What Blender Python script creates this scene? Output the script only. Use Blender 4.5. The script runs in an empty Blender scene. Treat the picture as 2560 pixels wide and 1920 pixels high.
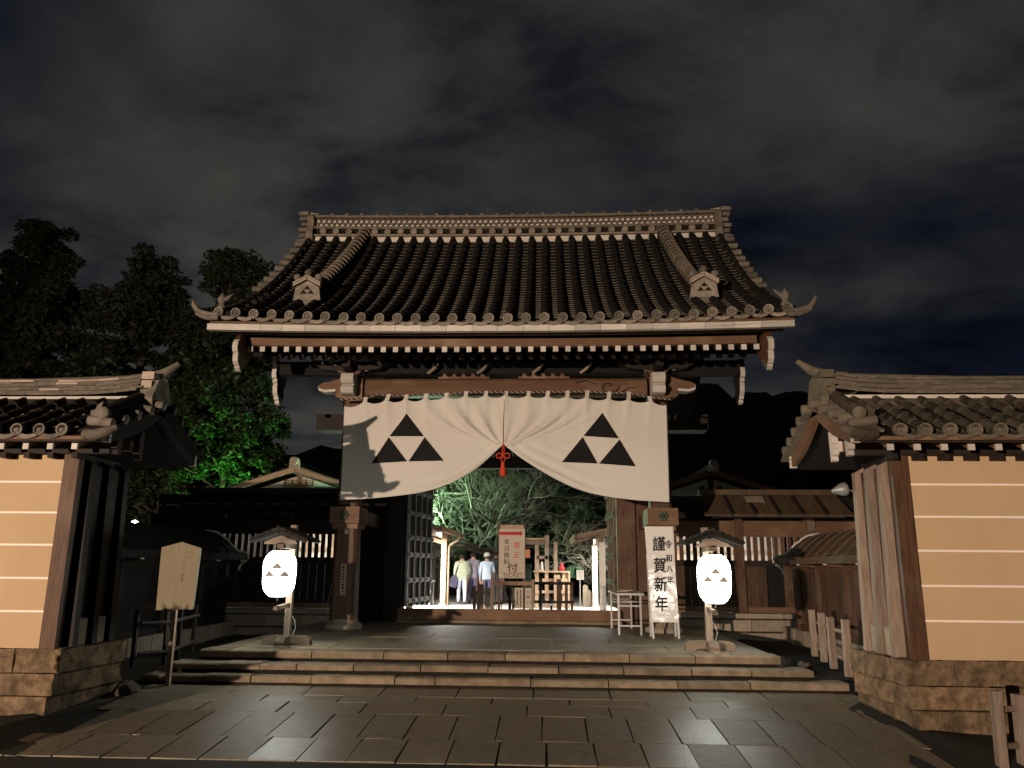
import bpy, math, random
from mathutils import Vector, Matrix
random.seed(7)
S = bpy.context.scene
COL = S.collection
R = math.radians
PI = math.pi

# ------------------------------------------------------------------ camera
cd = bpy.data.cameras.new('camera'); cam = bpy.data.objects.new('camera', cd); COL.objects.link(cam)
yaw, pit, rho = R(2.673), R(13.158), 0.00794
fw = Vector((-math.sin(yaw)*math.cos(pit), math.cos(yaw)*math.cos(pit), math.sin(pit)))
r0 = Vector((math.cos(yaw), math.sin(yaw), 0)); u0 = r0.cross(fw)
rt = math.cos(rho)*r0 + math.sin(rho)*u0; up = math.cos(rho)*u0 - math.sin(rho)*r0
mw = Matrix((rt, up, -fw)).transposed().to_4x4(); mw.translation = Vector((0.85, 0, 1.15))
cam.matrix_world = mw
cd.sensor_width = 36; cd.lens = 36*1965/2560; cd.clip_end = 2000; cd.clip_start = .05
S.camera = cam

# ------------------------------------------------------------------ night sky
W = bpy.data.worlds.new('World'); S.world = W; W.use_nodes = True
nt = W.node_tree; N = nt.nodes; L = nt.links
bg = N['Background']
tc = N.new('ShaderNodeTexCoord'); sp = N.new('ShaderNodeSeparateXYZ'); L.new(tc.outputs['Generated'], sp.inputs[0])
def wmath(op, a, b):
    n = N.new('ShaderNodeMath'); n.operation = op
    for i, q in enumerate((a, b)):
        if hasattr(q, 'is_linked') or hasattr(q, 'links'): L.new(q, n.inputs[i])
        else: n.inputs[i].default_value = q
    return n.outputs[0]
den = wmath('ADD', wmath('ABSOLUTE', sp.outputs[2], 0.0), .34)
cx = wmath('DIVIDE', sp.outputs[0], den); cy = wmath('DIVIDE', sp.outputs[1], den)
cmb = N.new('ShaderNodeCombineXYZ'); L.new(cx, cmb.inputs[0]); L.new(cy, cmb.inputs[1]); cmb.inputs[2].default_value = 3.3
def wnoise(scale, detail, rough, dist, off=(0, 0, 0)):
    mp = N.new('ShaderNodeMapping'); mp.inputs['Location'].default_value = off; mp.inputs['Rotation'].default_value = (0, 0, R(28)); mp.inputs['Scale'].default_value = (1.0, 1.35, 1)
    L.new(cmb.outputs[0], mp.inputs[0])
    n = N.new('ShaderNodeTexNoise'); n.inputs['Scale'].default_value = scale; n.inputs['Detail'].default_value = detail
    n.inputs['Roughness'].default_value = rough; n.inputs['Distortion'].default_value = dist
    L.new(mp.outputs[0], n.inputs['Vector']); return n.outputs['Fac']
SKYOFF = (9.1, 3.7, 0)
f1 = wnoise(.8, 5, .52, .3, SKYOFF); f2 = wnoise(3.3, 7, .58, .3, (2.2, 7.1, 0))
def ramp(f, stops):
    r = N.new('ShaderNodeValToRGB'); e = r.color_ramp.elements
    while len(e) < len(stops): e.new(.5)
    for k, (p, c) in zip(e, stops): k.position = p; k.color = (*c, 1)
    L.new(f, r.inputs[0]); return r.outputs[0]
base = ramp(f1, [(.37, (.0040, .0056, .0120)), (.45, (.0150, .0163, .0200)), (.53, (.0305, .0303, .0292)), (.70, (.052, .0505, .0470))])
fine = ramp(f2, [(.34, (.30, .34, .44)), (.44, (.68, .72, .79)), (.53, (1.0, 1.0, .99)), (.68, (1.32, 1.30, 1.25))])
mul = N.new('ShaderNodeMix'); mul.data_type = 'RGBA'; mul.blend_type = 'MULTIPLY'; mul.inputs[0].default_value = 1
L.new(base, mul.inputs[6]); L.new(fine, mul.inputs[7]); L.new(mul.outputs[2], bg.inputs['Color'])
bg.inputs['Strength'].default_value = .92

# ------------------------------------------------------------------ street floodlight that lights the gate from the front
def lamp(name, kind, loc, energy, color, radius=.1, aim=None, size=None, blend=.4):
    d = bpy.data.lights.new(name, kind); d.energy = energy*1.43; d.color = color
    if kind == 'AREA': d.shape = 'RECTANGLE'; d.size, d.size_y = radius
    else: d.shadow_soft_size = radius
    o = bpy.data.objects.new(name, d); COL.objects.link(o); o.location = loc
    if aim: o.rotation_euler = (Vector(aim)-Vector(loc)).to_track_quat('-Z', 'Y').to_euler()
    if kind == 'SPOT': d.spot_size = R(size); d.spot_blend = blend
    return o
lamp('street_floodlight', 'SPOT', (-13.0, -18.5, 2.5), 32500, (1, .76, .58), .10, (.5, 13, 3.4), 84, .35)

S.view_settings.view_transform = 'Standard'; S.view_settings.look = 'None'; S.view_settings.gamma = 1
S.view_settings.exposure = 0; S.view_settings.use_curve_mapping = False
S.render.engine = 'CYCLES'
S.cycles.max_bounces = 5; S.cycles.diffuse_bounces = 3; S.cycles.glossy_bounces = 2; S.cycles.transparent_max_bounces = 4
S.cycles.use_denoising = True; S.cycles.sample_clamp_indirect = 4
S.cycles.use_light_tree = True

# ------------------------------------------------------------------ materials
MATS = {}
def mat(name, c1, c2=None, rough=.7, scale=6, grain=None, bump=.15, metal=0, spec=.3, c3=None, wear=.0, lo=.3, hi=.7, bscale=None, rvar=None, trans=0, var=.18):
    m = bpy.data.materials.new(name); m.use_nodes = True; MATS[name] = m
    n = m.node_tree.nodes; l = m.node_tree.links; b = n['Principled BSDF']
    b.inputs['Roughness'].default_value = rough; b.inputs['Metallic'].default_value = metal
    b.inputs['Specular IOR Level'].default_value = spec
    c2 = c2 or tuple(x*.6 for x in c1)
    c1, c2 = tuple(x*.7 for x in c1), tuple(x*.7 for x in c2)
    if c3: c3 = tuple(x*.7 for x in c3)
    t = n.new('ShaderNodeTexCoord'); oi = n.new('ShaderNodeObjectInfo')
    va = n.new('ShaderNodeVectorMath'); va.operation = 'MULTIPLY_ADD'
    cr = n.new('ShaderNodeCombineXYZ')
    for i in range(3): l.new(oi.outputs['Random'], cr.inputs[i])
    l.new(cr.outputs[0], va.inputs[0]); va.inputs[1].default_value = (17, 9, 23); l.new(t.outputs['Object'], va.inputs[2])
    mp = n.new('ShaderNodeMapping'); mp.inputs['Scale'].default_value = grain or (1, 1, 1); l.new(va.outputs[0], mp.inputs[0])
    nz = n.new('ShaderNodeTexNoise'); nz.inputs['Scale'].default_value = scale; nz.inputs['Detail'].default_value = 6; nz.inputs['Roughness'].default_value = .62
    l.new(mp.outputs[0], nz.inputs['Vector'])
    r = n.new('ShaderNodeValToRGB'); e = r.color_ramp.elements
    e[0].position = lo; e[0].color = (*c2, 1); e[1].position = hi; e[1].color = (*c1, 1)
    l.new(nz.outputs['Fac'], r.inputs[0])
    col = r.outputs[0]
    if c3:
        n2 = n.new('ShaderNodeTexNoise'); n2.inputs['Scale'].default_value = scale*.35; n2.inputs['Detail'].default_value = 5
        l.new(va.outputs[0], n2.inputs['Vector'])
        r2 = n.new('ShaderNodeValToRGB'); r2.color_ramp.elements[0].position = .52; r2.color_ramp.elements[1].position = .66
        r2.color_ramp.elements[0].color = (0, 0, 0, 1); r2.color_ramp.elements[1].color = (wear, wear, wear, 1)
        l.new(n2.outputs['Fac'], r2.inputs[0])
        mx = n.new('ShaderNodeMix'); mx.data_type = 'RGBA'; l.new(r2.outputs[0], mx.inputs[0]); l.new(col, mx.inputs[6]); mx.inputs[7].default_value = (*c3, 1)
        col = mx.outputs[2]
    hs = n.new('ShaderNodeHueSaturation'); l.new(col, hs.inputs['Color'])
    vr = n.new('ShaderNodeMapRange'); l.new(oi.outputs['Random'], vr.inputs[0]); vr.inputs[3].default_value = 1-var; vr.inputs[4].default_value = 1+var
    l.new(vr.outputs[0], hs.inputs['Value']); l.new(hs.outputs[0], b.inputs['Base Color'])
    if rvar:
        rr = n.new('ShaderNodeMapRange'); wn = n.new('ShaderNodeTexWhiteNoise'); wn.noise_dimensions = '1D'; l.new(oi.outputs['Random'], wn.inputs['W'])
        l.new(wn.outputs['Value'], rr.inputs[0]); rr.inputs[3].default_value, rr.inputs[4].default_value = rvar; l.new(rr.outputs[0], b.inputs['Roughness'])
    if bump:
        bn = n.new('ShaderNodeBump'); bn.inputs['Strength'].default_value = bump; bn.inputs['Distance'].default_value = .02
        if bscale:
            n3 = n.new('ShaderNodeTexNoise'); n3.inputs['Scale'].default_value = bscale; n3.inputs['Detail'].default_value = 4; l.new(va.outputs[0], n3.inputs['Vector'])
            l.new(n3.outputs['Fac'], bn.inputs['Height'])
        else: l.new(nz.outputs['Fac'], bn.inputs['Height'])
        l.new(bn.outputs[0], b.inputs['Normal'])
    if trans:
        tr = n.new('ShaderNodeBsdfTranslucent'); l.new(hs.outputs[0], tr.inputs['Color']); ms = n.new('ShaderNodeMixShader'); ms.inputs[0].default_value = trans
        l.new(b.outputs[0], ms.inputs[1]); l.new(tr.outputs[0], ms.inputs[2]); l.new(ms.outputs[0], n['Material Output'].inputs['Surface'])
    return m
def emit(name, c, s):
    m = bpy.data.materials.new(name); m.use_nodes = True; MATS[name] = m
    b = m.node_tree.nodes['Principled BSDF']; b.inputs['Base Color'].default_value = (*c, 1)
    b.inputs['Emission Color'].default_value = (*c, 1); b.inputs['Emission Strength'].default_value = s
    return m
WV = (9, 9, .8); WH = (.8, 9, 9); WY = (9, .8, 9)
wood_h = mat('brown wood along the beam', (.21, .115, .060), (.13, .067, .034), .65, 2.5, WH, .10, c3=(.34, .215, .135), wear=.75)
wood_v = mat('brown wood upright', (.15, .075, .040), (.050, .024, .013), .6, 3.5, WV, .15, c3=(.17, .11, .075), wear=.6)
wood_y = mat('brown wood running back', (.15, .072, .036), (.06, .028, .014), .65, 3.5, WY, .12)
wood_dark = mat('very dark wood', (.020, .013, .009), (.008, .006, .004), .7, 4, WV, .12)  # also used where shade is put into the timber colour
wood_dark_h = mat('very dark wood level', (.030, .019, .012), (.012, .008, .006), .7, 4, WH, .12)
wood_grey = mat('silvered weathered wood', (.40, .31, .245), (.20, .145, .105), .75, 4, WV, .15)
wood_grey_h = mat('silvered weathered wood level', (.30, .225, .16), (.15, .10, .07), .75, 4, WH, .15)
wood_pale = mat('pale sawn timber', (.50, .36, .24), (.36, .24, .15), .65, 4, WV, .1)
wood_pale_h = mat('pale sawn timber level', (.50, .36, .24), (.36, .24, .15), .65, 4, WH, .1)
plank_m = mat('old wall planks', (.135, .075, .042), (.045, .024, .014), .75, 3, WV, .2, c3=(.20, .14, .095), wear=.5)
white_p = mat('white painted wood', (.74, .70, .63), (.62, .57, .50), .6, 5, None, .05)
ochre = mat('ochre clay plaster', (.665, .48, .285), (.60, .425, .25), .85, 1.6, (1, 1, .5), .05, bscale=60, c3=(.58, .405, .235), wear=.6, var=.02)
stone_dark = mat('dark mossy stone', (.12, .10, .07), (.05, .042, .03), .9, 6, None, .6)
white_line = mat('white plaster line', (1.15, 1.08, .95), (1.1, 1.02, .9), .8, 4, None, 0, var=0)
white_plaster = mat('white lime plaster', (.74, .70, .62), (.60, .55, .48), .85, 5, None, .05)
stone_tan = mat('tan weathered tuff', (.33, .225, .128), (.11, .073, .042), .9, 9, None, .8, c3=(.07, .052, .028), wear=.75, lo=.34, hi=.66, bscale=34)
stone_step = mat('grey brown granite', (.34, .265, .18), (.19, .145, .092), .8, 7, None, .45, c3=(.12, .085, .05), wear=.6)
stone_base = mat('pale stone', (.44, .37, .28), (.30, .245, .18), .8, 6, None, .25)
pave = mat('dark damp paving stone', (.26, .215, .145), (.15, .122, .082), .45, 9, None, .25, spec=.4, c3=(.24, .20, .145), wear=.5, bscale=45, rvar=(.36, .66), var=.07)
earth = mat('worn stone platform', (.36, .30, .20), (.22, .18, .12), .55, 3.5, None, .35, spec=.4, c3=(.26, .22, .15), wear=.6, bscale=14)
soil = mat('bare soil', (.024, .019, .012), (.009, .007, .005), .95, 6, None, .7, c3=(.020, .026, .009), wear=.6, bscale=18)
asphalt = mat('dark asphalt', (.040, .034, .026), (.022, .019, .015), .8, 40, None, .4, bscale=90)
concrete = mat('light courtyard paving', (.50, .48, .44), (.38, .36, .33), .75, 5, None, .15)
tile_top = mat('near black tile', (.022, .018, .012), (.008, .007, .005), .85, 7, None, .4, c3=(.034, .024, .015), wear=.6, spec=.2)  # upper tile sides near black, front edges get a paler tile
tile_face = mat('grey clay tile', (.255, .225, .18), (.115, .10, .08), .75, 9, None, .35, c3=(.14, .125, .085), wear=.6, var=.3)
tile_rim = mat('pale worn tile rim', (.36, .32, .255), (.19, .165, .13), .75, 9, None, .35, c3=(.17, .15, .10), wear=.5, var=.3)
near_black = mat('near black timber', (.007, .005, .004), (.003, .003, .002), .8, 4, None, .05)  # puts under-eave and left-hand shade into the timber colour
tile_ridge = mat('ridge clay tile', (.27, .225, .17), (.14, .115, .085), .75, 7, None, .3, c3=(.16, .14, .085), wear=.5)
tile_light = mat('new ridge tile', (.50, .41, .32), (.40, .32, .25), .7, 7, None, .2)
tile_old = mat('old grey ridge tile', (.21, .175, .135), (.10, .083, .064), .8, 8, None, .3, var=.28)
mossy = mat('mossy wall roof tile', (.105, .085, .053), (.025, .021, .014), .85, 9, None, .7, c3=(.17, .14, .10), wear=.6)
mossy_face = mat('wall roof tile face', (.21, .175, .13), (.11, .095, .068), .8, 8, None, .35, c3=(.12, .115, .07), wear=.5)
cloth = mat('undyed cotton', (.93, .875, .795), (.90, .845, .765), .9, 1.3, None, .05, bscale=160, trans=.30)
ink = mat('black dye', (.010, .009, .008), (.007, .006, .006), .9, 5, None, 0)
brush = mat('brushed ink', (.030, .026, .02), (.012, .010, .008), .7, 30, None, 0)
red_cord = mat('vermilion silk cord', (.75, .075, .022), (.60, .05, .015), .55, 40, None, .2)
red_print = mat('red print', (.62, .028, .045), (.55, .022, .035), .6, 9, None, 0)
pinkred = mat('thin red print', (.62, .12, .10), (.55, .08, .07), .6, 30, None, 0)
brown_print = mat('brown print', (.17, .095, .05), (.12, .06, .03), .7, 30, None, 0)
paper = mat('cream paper sheet', (.66, .57, .46), (.62, .53, .42), .6, 5, None, .03)
vinyl = mat('white paper under clear film', (.80, .76, .71), (.76, .71, .66), .10, 2.5, None, .55, spec=.6, bscale=9)
patina = mat('verdigris bronze', (.13, .165, .11), (.055, .07, .045), .55, 18, None, .3, metal=.3)
iron = mat('grey iron fitting', (.42, .45, .44), (.25, .27, .27), .45, 14, None, .2, metal=.35)
alu = mat('white painted steel', (.66, .66, .62), (.55, .55, .52), .4, 8, None, .03)
rope_w = mat('white rope strand', (.60, .50, .42), None, .8, 30); rope_d = mat('dark rope strand', (.035, .022, .018), None, .8, 30)
bark = mat('grey tree bark', (.12, .105, .085), (.05, .042, .034), .9, 9, (1, 1, .4), .6)
twig = mat('pale lichen twig', (.38, .38, .30), (.22, .22, .17), .85, 7, None, .3)
leaf_d = mat('cedar foliage', (.044, .052, .024), (.016, .022, .010), .7, 2.5, None, 0)
leaf_b = mat('broad evergreen leaf', (.034, .058, .016), (.014, .026, .007), .55, 3, None, 0)
leaf_g = mat('garden shrub leaf', (.055, .085, .030), (.025, .045, .014), .65, 3, None, 0)
copper = mat('bark sheet roofing', (.16, .10, .055), (.075, .045, .026), .75, 3, (4, 1, 1), .25, c3=(.14, .12, .06), wear=.6)
lantern_m = emit('glowing lantern paper', (.95, 1, .92), 25)
lant_ink = mat('lantern print', (.34, .30, .24), (.30, .26, .2), .8, 9)
m_ = lant_ink.node_tree.nodes['Principled BSDF']; m_.inputs['Emission Color'].default_value = (.34, .29, .23, 1); m_.inputs['Emission Strength'].default_value = .42
cable_m = mat('grey cable', (.42, .40, .36), None, .6)
board_m = mat('pale planed board', (.27, .225, .15), (.21, .175, .115), .8, 3, WV, .05)
skin = mat('skin', (.68, .42, .30), (.60, .36, .25), .55, 10, None, .02, spec=.35)

# ------------------------------------------------------------------ mesh helpers
class MB:
    def __init__(s): s.v = []; s.f = []; s.mi = []; s.sm = []; s.m = 0; s.M = None
    def add(s, vs, fs, smooth=False, m=None):
        o = len(s.v)
        for p in vs:
            s.v.append(tuple(s.M @ Vector(p)) if s.M else tuple(p))
        for q in fs: s.f.append(tuple(i+o for i in q)); s.mi.append(s.m if m is None else m); s.sm.append(smooth)
    def box(s, x0, y0, z0, x1, y1, z1, m=None, fm=None):
        vs = [(x0, y0, z0), (x1, y0, z0), (x1, y1, z0), (x0, y1, z0), (x0, y0, z1), (x1, y0, z1), (x1, y1, z1), (x0, y1, z1)]
        s.add(vs, [(0, 3, 2, 1), (4, 5, 6, 7), (1, 2, 6, 5), (2, 3, 7, 6), (3, 0, 4, 7)], m=m)
        s.add(vs, [(0, 1, 5, 4)], m=m if fm is None else fm)
        return s
    def prism(s, poly, ax, a0, a1, m=None, em=None):
        n = len(poly)
        def P(p, a): return {'x': (a, p[0], p[1]), 'y': (p[0], a, p[1]), 'z': (p[0], p[1], a)}[ax]
        vs = [P(p, a0) for p in poly]+[P(p, a1) for p in poly]
        s.add(vs, [tuple(range(n)), tuple(range(2*n-1, n-1, -1))], m=m)
        s.add(vs, [(i, n+i, n+(i+1) % n, (i+1) % n) for i in range(n)], m=m if em is None else em)
        return s
    def tube(s, pts, r, n=8, cap=True, smooth=True, m=None):
        pts = [Vector(p) for p in pts]; k = len(pts); rr = r if isinstance(r, (list, tuple)) else [r]*k
        vs = []; prev = None
        for i, p in enumerate(pts):
            t = (pts[min(i+1, k-1)]-pts[max(i-1, 0)])
            t = t.normalized() if t.length > 1e-9 else Vector((0, 0, 1))
            a = prev if prev is not None else (Vector((0, 0, 1)) if abs(t.z) < .9 else Vector((1, 0, 0)))
            a = (a-t*a.dot(t)); a = a.normalized() if a.length > 1e-6 else t.orthogonal().normalized()
            b = t.cross(a); prev = a
            for j in range(n):
                w = 2*PI*j/n; vs.append(p+(a*math.cos(w)+b*math.sin(w))*rr[i])
        fs = [(i*n+j, i*n+(j+1) % n, (i+1)*n+(j+1) % n, (i+1)*n+j) for i in range(k-1) for j in range(n)]
        s.add(vs, fs, smooth, m)
        if cap: s.add(vs, [tuple(range(n-1, -1, -1)), tuple(range((k-1)*n, k*n))], m=m)
        return s
    def lathe(s, prof, c=(0, 0, 0), n=16, ax='z', smooth=True, m=None):
        vs = []
        for r, h in prof:
            for j in range(n):
                w = 2*PI*j/n; a, b = r*math.cos(w), r*math.sin(w)
                vs.append({'z': (c[0]+a, c[1]+b, c[2]+h), 'y': (c[0]+a, c[1]+h, c[2]+b), 'x': (c[0]+h, c[1]+a, c[2]+b)}[ax])
        k = len(prof)
        s.add(vs, [(i*n+j, i*n+(j+1) % n, (i+1)*n+(j+1) % n, (i+1)*n+j) for i in range(k-1) for j in range(n)], smooth, m)
        s.add(vs, [tuple(range(n-1, -1, -1)), tuple(range((k-1)*n, k*n))], m=m)
        return s
    def rbox(s, c, size, rot, m=None):
        M = s.M; s.M = (M or Matrix())@Matrix.Translation(c)@rot.to_4x4()
        x, y, z = (q/2 for q in size); s.box(-x, -y, -z, x, y, z, m); s.M = M; return s
    def bar(s, a, b, w, h, m=None, upv=(0, 0, 1)):
        a, b = Vector(a), Vector(b); d = (b-a); l_ = d.length; d.normalize(); u = Vector(upv); u = (u-d*u.dot(d)).normalized()
        return s.rbox((a+b)/2, (l_, w, h), Matrix((d, u.cross(d), u)).transposed(), m)
    def mesh(s, name, mats):
        me = bpy.data.meshes.new(name); me.from_pydata(s.v, [], s.f)
        for x in (mats if isinstance(mats, (list, tuple)) else [mats]): me.materials.append(x)
        me.polygons.foreach_set('material_index', s.mi); me.polygons.foreach_set('use_smooth', s.sm); me.update(); return me
    def build(s, name, mats, parent=None, bevel=0):
        return link(name, s.mesh(name, mats), parent, bevel)
def bevel_mod(o, w, seg=1):
    b = o.modifiers.new('edge', 'BEVEL'); b.width = w; b.segments = seg; b.limit_method = 'ANGLE'; b.angle_limit = R(40)
def link(name, me, parent=None, bevel=0, M=None):
    o = bpy.data.objects.new(name, me); COL.objects.link(o)
    if M is not None: o.matrix_local = M
    if parent: adopt(o, parent)
    if bevel: bevel_mod(o, bevel)
    return o
def adopt(o, parent):
    o.parent = parent; o.matrix_parent_inverse = parent.matrix_basis.inverted()
def thing(name, label, cat, loc=(0, 0, 0), group=None):
    o = bpy.data.objects.new(name, None); COL.objects.link(o); o.location = loc; o.empty_display_size = .2
    o['label'] = label; o['category'] = cat
    if group: o['group'] = group
    return o
def tag(o, label, cat, group=None):
    o['label'] = label; o['category'] = cat
    if group: o['group'] = group
    return o
def struct(o): o['kind'] = 'structure'; return o
def stuff(o): o['kind'] = 'stuff'; return o
def copy_tree(o, parent=None):
    c = o.copy(); COL.objects.link(c)
    if parent: c.parent = parent
    for ch in list(o.children): copy_tree(ch, c)
    return c
def text(s, size, c, material, parent, name='lettering', off=0.0, sx=1, shear=0, yrot=0, M0=None, tilt=0):
    cu = bpy.data.curves.new('txt', 'FONT'); cu.body = s; cu.size = size; cu.align_x = 'CENTER'; cu.align_y = 'CENTER'; cu.shear = shear
    cu.resolution_u = 3
    t = bpy.data.objects.new('txt', cu); COL.objects.link(t); bpy.context.view_layer.update()
    me = bpy.data.meshes.new_from_object(t.evaluated_get(bpy.context.evaluated_depsgraph_get()))
    bpy.data.objects.remove(t); bpy.data.curves.remove(cu)
    if off > 0:     # thicken the strokes by overlaying shifted outlines a hair apart
        b = MB(); v0 = [tuple(v.co) for v in me.vertices]; f0 = [tuple(p.vertices) for p in me.polygons]
        for i, (dx, dy) in enumerate(((0, 0), (off, 0), (-off, 0), (0, off), (0, -off), (off*.7, off*.7), (-off*.7, -off*.7), (off*.7, -off*.7), (-off*.7, off*.7))):
            b.add([(x+dx, y+dy, z+.0004*i) for x, y, z in v0], f0)
        me = b.mesh('lettering', material)
    Mx = (M0 or Matrix())@Matrix.Translation(c)@Matrix.Rotation(tilt, 4, 'X')@Matrix.Rotation(yrot, 4, 'Y')@Matrix.Rotation(PI/2, 4, 'X')@Matrix.Diagonal((sx, 1, 1, 1))
    me.transform(Mx); me.materials.clear(); me.materials.append(material); me.name = name
    return link(name, me, parent)
def jit(a): return random.uniform(-a, a)
def plankrow(parent, x0, x1, z0, z1, y, th, w, m, axis='x', name='plank', gap=.008, proud=.008):
    n = max(1, round((x1-x0)/w)); w = (x1-x0)/n
    for i in range(n):
        a = x0+i*w; d = random.uniform(0, proud); mb = MB()
        if axis == 'x': mb.box(a+gap/2, y-d, z0, a+w-gap/2, y+th, z1)
        else: mb.box(min(y-d, y+th), a+gap/2, z0, max(y-d, y+th), a+w-gap/2, z1)
        mb.build(name, m, parent)

# ================================================================== GROUND
def gz(y): return -.37-.077*(10.7-y) if y > 7.75 else -.60
mb = MB(); n = 60
def sheet(name, x0, x1, y0, y1, nx, ny, zf, m):
    vs = []; fs = []
    for j in range(ny+1):
        for i in range(nx+1):
            x = x0+(x1-x0)*i/nx; y = y0+(y1-y0)*j/ny; vs.append((x, y, zf(x, y)))
    for j in range(ny):
        for i in range(nx):
            a = j*(nx+1)+i; fs.append((a, a+1, a+nx+2, a+nx+1))
    q = MB(); q.add(vs, fs, True); return q.build(name, m)
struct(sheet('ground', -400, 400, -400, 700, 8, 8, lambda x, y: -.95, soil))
struct(sheet('road', -30, 30, -30, 7.74, 4, 4, lambda x, y: -.606, asphalt))
def soil_z(x, y):
    e = .035*math.sin(x*5.1+y*2.3)+.025*math.sin(x*11+1.3*y)
    return max(-.63, gz(min(y, 12.2)))-.012 + e*(.6 if abs(x) > 4.1 else 0)
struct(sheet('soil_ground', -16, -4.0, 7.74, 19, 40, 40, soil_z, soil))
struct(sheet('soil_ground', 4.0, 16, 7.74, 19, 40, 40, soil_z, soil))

# paving: a mortar bed with every slab on it
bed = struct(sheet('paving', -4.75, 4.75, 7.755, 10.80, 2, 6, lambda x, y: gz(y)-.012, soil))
rows = [(10.242, 10.78, .66, .955), (9.921, 10.24, 1.10, .93), (9.416, 9.919, .60, .95), (8.476, 9.414, .778, .467), (7.76, 8.474, .83, .463)]
for k, (y0, y1, x0, w) in enumerate(rows):
    lim = (-4.35, 4.72) if k < 3 else ((-4.15, 4.6) if k == 3 else (-4.45, 4.55))
    a = x0-math.ceil((x0-lim[0])/w)*w
    x = a
    while x < lim[1]:
        xe = x+w*(1+jit(.03)) if False else x+w
        xa, xb = max(x, lim[0]), min(xe, lim[1])
        if xb-xa > .08:
            t1, t2, dz = jit(.003), jit(.003), jit(.002)
            g = random.uniform(.006, .013); mb = MB()
            xa += g; xb -= g; ya, yb = y0+.001, y1-.001
            def z(xx, yy): return gz(yy)+dz+t1*(2*(xx-xa)/(xb-xa)-1)+t2*(2*(yy-ya)/(yb-ya)-1)
            c = [(xa+jit(.006), ya), (xb+jit(.006), ya), (xb+jit(.006), yb), (xa+jit(.006), yb)]
            vs = [(*p, z(*p)-.06) for p in c]+[(*p, z(*p)) for p in c]
            mb.add(vs, [(4, 5, 6, 7), (0, 1, 5, 4), (1, 2, 6, 5), (2, 3, 7, 6), (3, 0, 4, 7)])
            mb.build('paving_slab', pave, bed)
        x = xe
# stone steps, every block its own object
steps = struct(MB().box(-4.0, 11.36, -.7, 3.93, 11.6, -.03).box(-4.28, 11.03, -.7, 4.27, 11.36, -.14).box(-4.48, 10.795, -.7, 4.63, 11.03, -.265).build('stone_steps', soil))
def step_row(yf, yb, z0, z1, xa, xb, joints):
    xs = [xa]+[j for j in joints if xa < j < xb]+[xb]
    for a, b in zip(xs, xs[1:]):
        mb = MB(); d = jit(.018); e = jit(.006); sk = jit(.02)
        nx = 7
        for m_ in range(1):
            vs = []; 
            for i in range(nx+1):
                t = i/nx; x = a+.007+(b-a-.014)*t; wv = .006*math.sin(9*x+yf*7)+jit(.003)
                sl = sk*(1-2*abs(t-.5)) if False else 0
                vs += [(x, yf+d+wv, z0), (x, yf+d+wv*.7, z1-.018+e), (x, yf+d+.02+wv, z1+e+jit(.002)), (x, yb, z1+e), (x, yb, z0)]
            fs = []
            for i in range(nx):
                for k in range(4): q = i*5+k; fs.append((q, q+5, q+6, q+1)[::-1] if False else (q+1, q, q+5, q+6)[::-1])
            fs += [(0, 1, 2, 3, 4), tuple(nx*5+k for k in (4, 3, 2, 1, 0))]
            mb.add(vs, fs)
        mb.build('step_stone', stone_step, steps)
step_row(11.30, 11.72, -.088, 0.006, -4.0, 3.98, [-3.6, -2.95, -2.42, -1.42, -.53, .26, 1.06, 1.95, 2.83])
step_row(10.97, 11.42, -.205, -.128, -4.3, 4.30, [-3.55, -3.02, -2.52, -1.75, -.85, .05, .98, 1.84, 2.72, 3.5])
step_row(10.74, 11.10, -.338, -.252, -4.5, 4.66, [-3.7, -3.05, -2.25, -1.15, -.62, .62, 1.62, 2.5, 3.42])
mb = MB()
plat = struct(sheet('platform', -4.0, 3.97, 11.70, 18.2, 50, 40, lambda x, y: -.002+.006*math.sin(3.1*x+y)*math.sin(2.3*y), earth))
pl = MB().box(-3.98, 11.71, -.8, 3.95, 18.2, -.012).build('platform_body', stone_step, plat)
# faint worn slabs of the platform top
for k in range(3):
    ya, yb = 11.74+.95*k, 11.74+.95*(k+1); x = -3.95+random.uniform(0, .5)
    while x < 3.4:
        xe = min(x+random.uniform(.9, 1.5), 3.9)
        q = MB(); h = .006+random.uniform(0, .004)
        q.box(x+.008, ya+.008, -.02, xe-.008, yb-.008, h); q.build('platform_slab', earth, plat, bevel=.006); x = xe
struct(sheet('courtyard', -60, 60, 18.2, 34, 6, 6, lambda x, y: -.004, concrete))
struct(sheet('garden_ground', -80, 80, 34, 120, 6, 6, lambda x, y: -.01, soil))

# ================================================================== GATE
gate = thing('temple_gate', 'large wooden temple gate with a curved tiled roof and a white curtain across it', 'temple gate', (0, 17.9, 0))
YE, YR = 13.0, 17.85
def rz(t): return 5.30+3.68*(.62*t+.38*t*t)
def upt(x, t): return .15*(min(abs(x), 5.4)/4.95)**2.5*max(0, 1-t)**2 + .10*(abs(x)/5)**2*t
def rp(x, t): return Vector((x, YE+(YR-YE)*t, rz(t)+upt(x, t)))
def rframe(x, t):
    a, b = rp(x, max(0, t-.01)), rp(x, min(1, t+.01)); d = (b-a).normalized(); nrm = Vector((1, 0, 0)).cross(d)
    M = Matrix((Vector((1, 0, 0)), d, nrm)).transposed().to_4x4(); M.translation = rp(x, t); return M
roof = None
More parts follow.
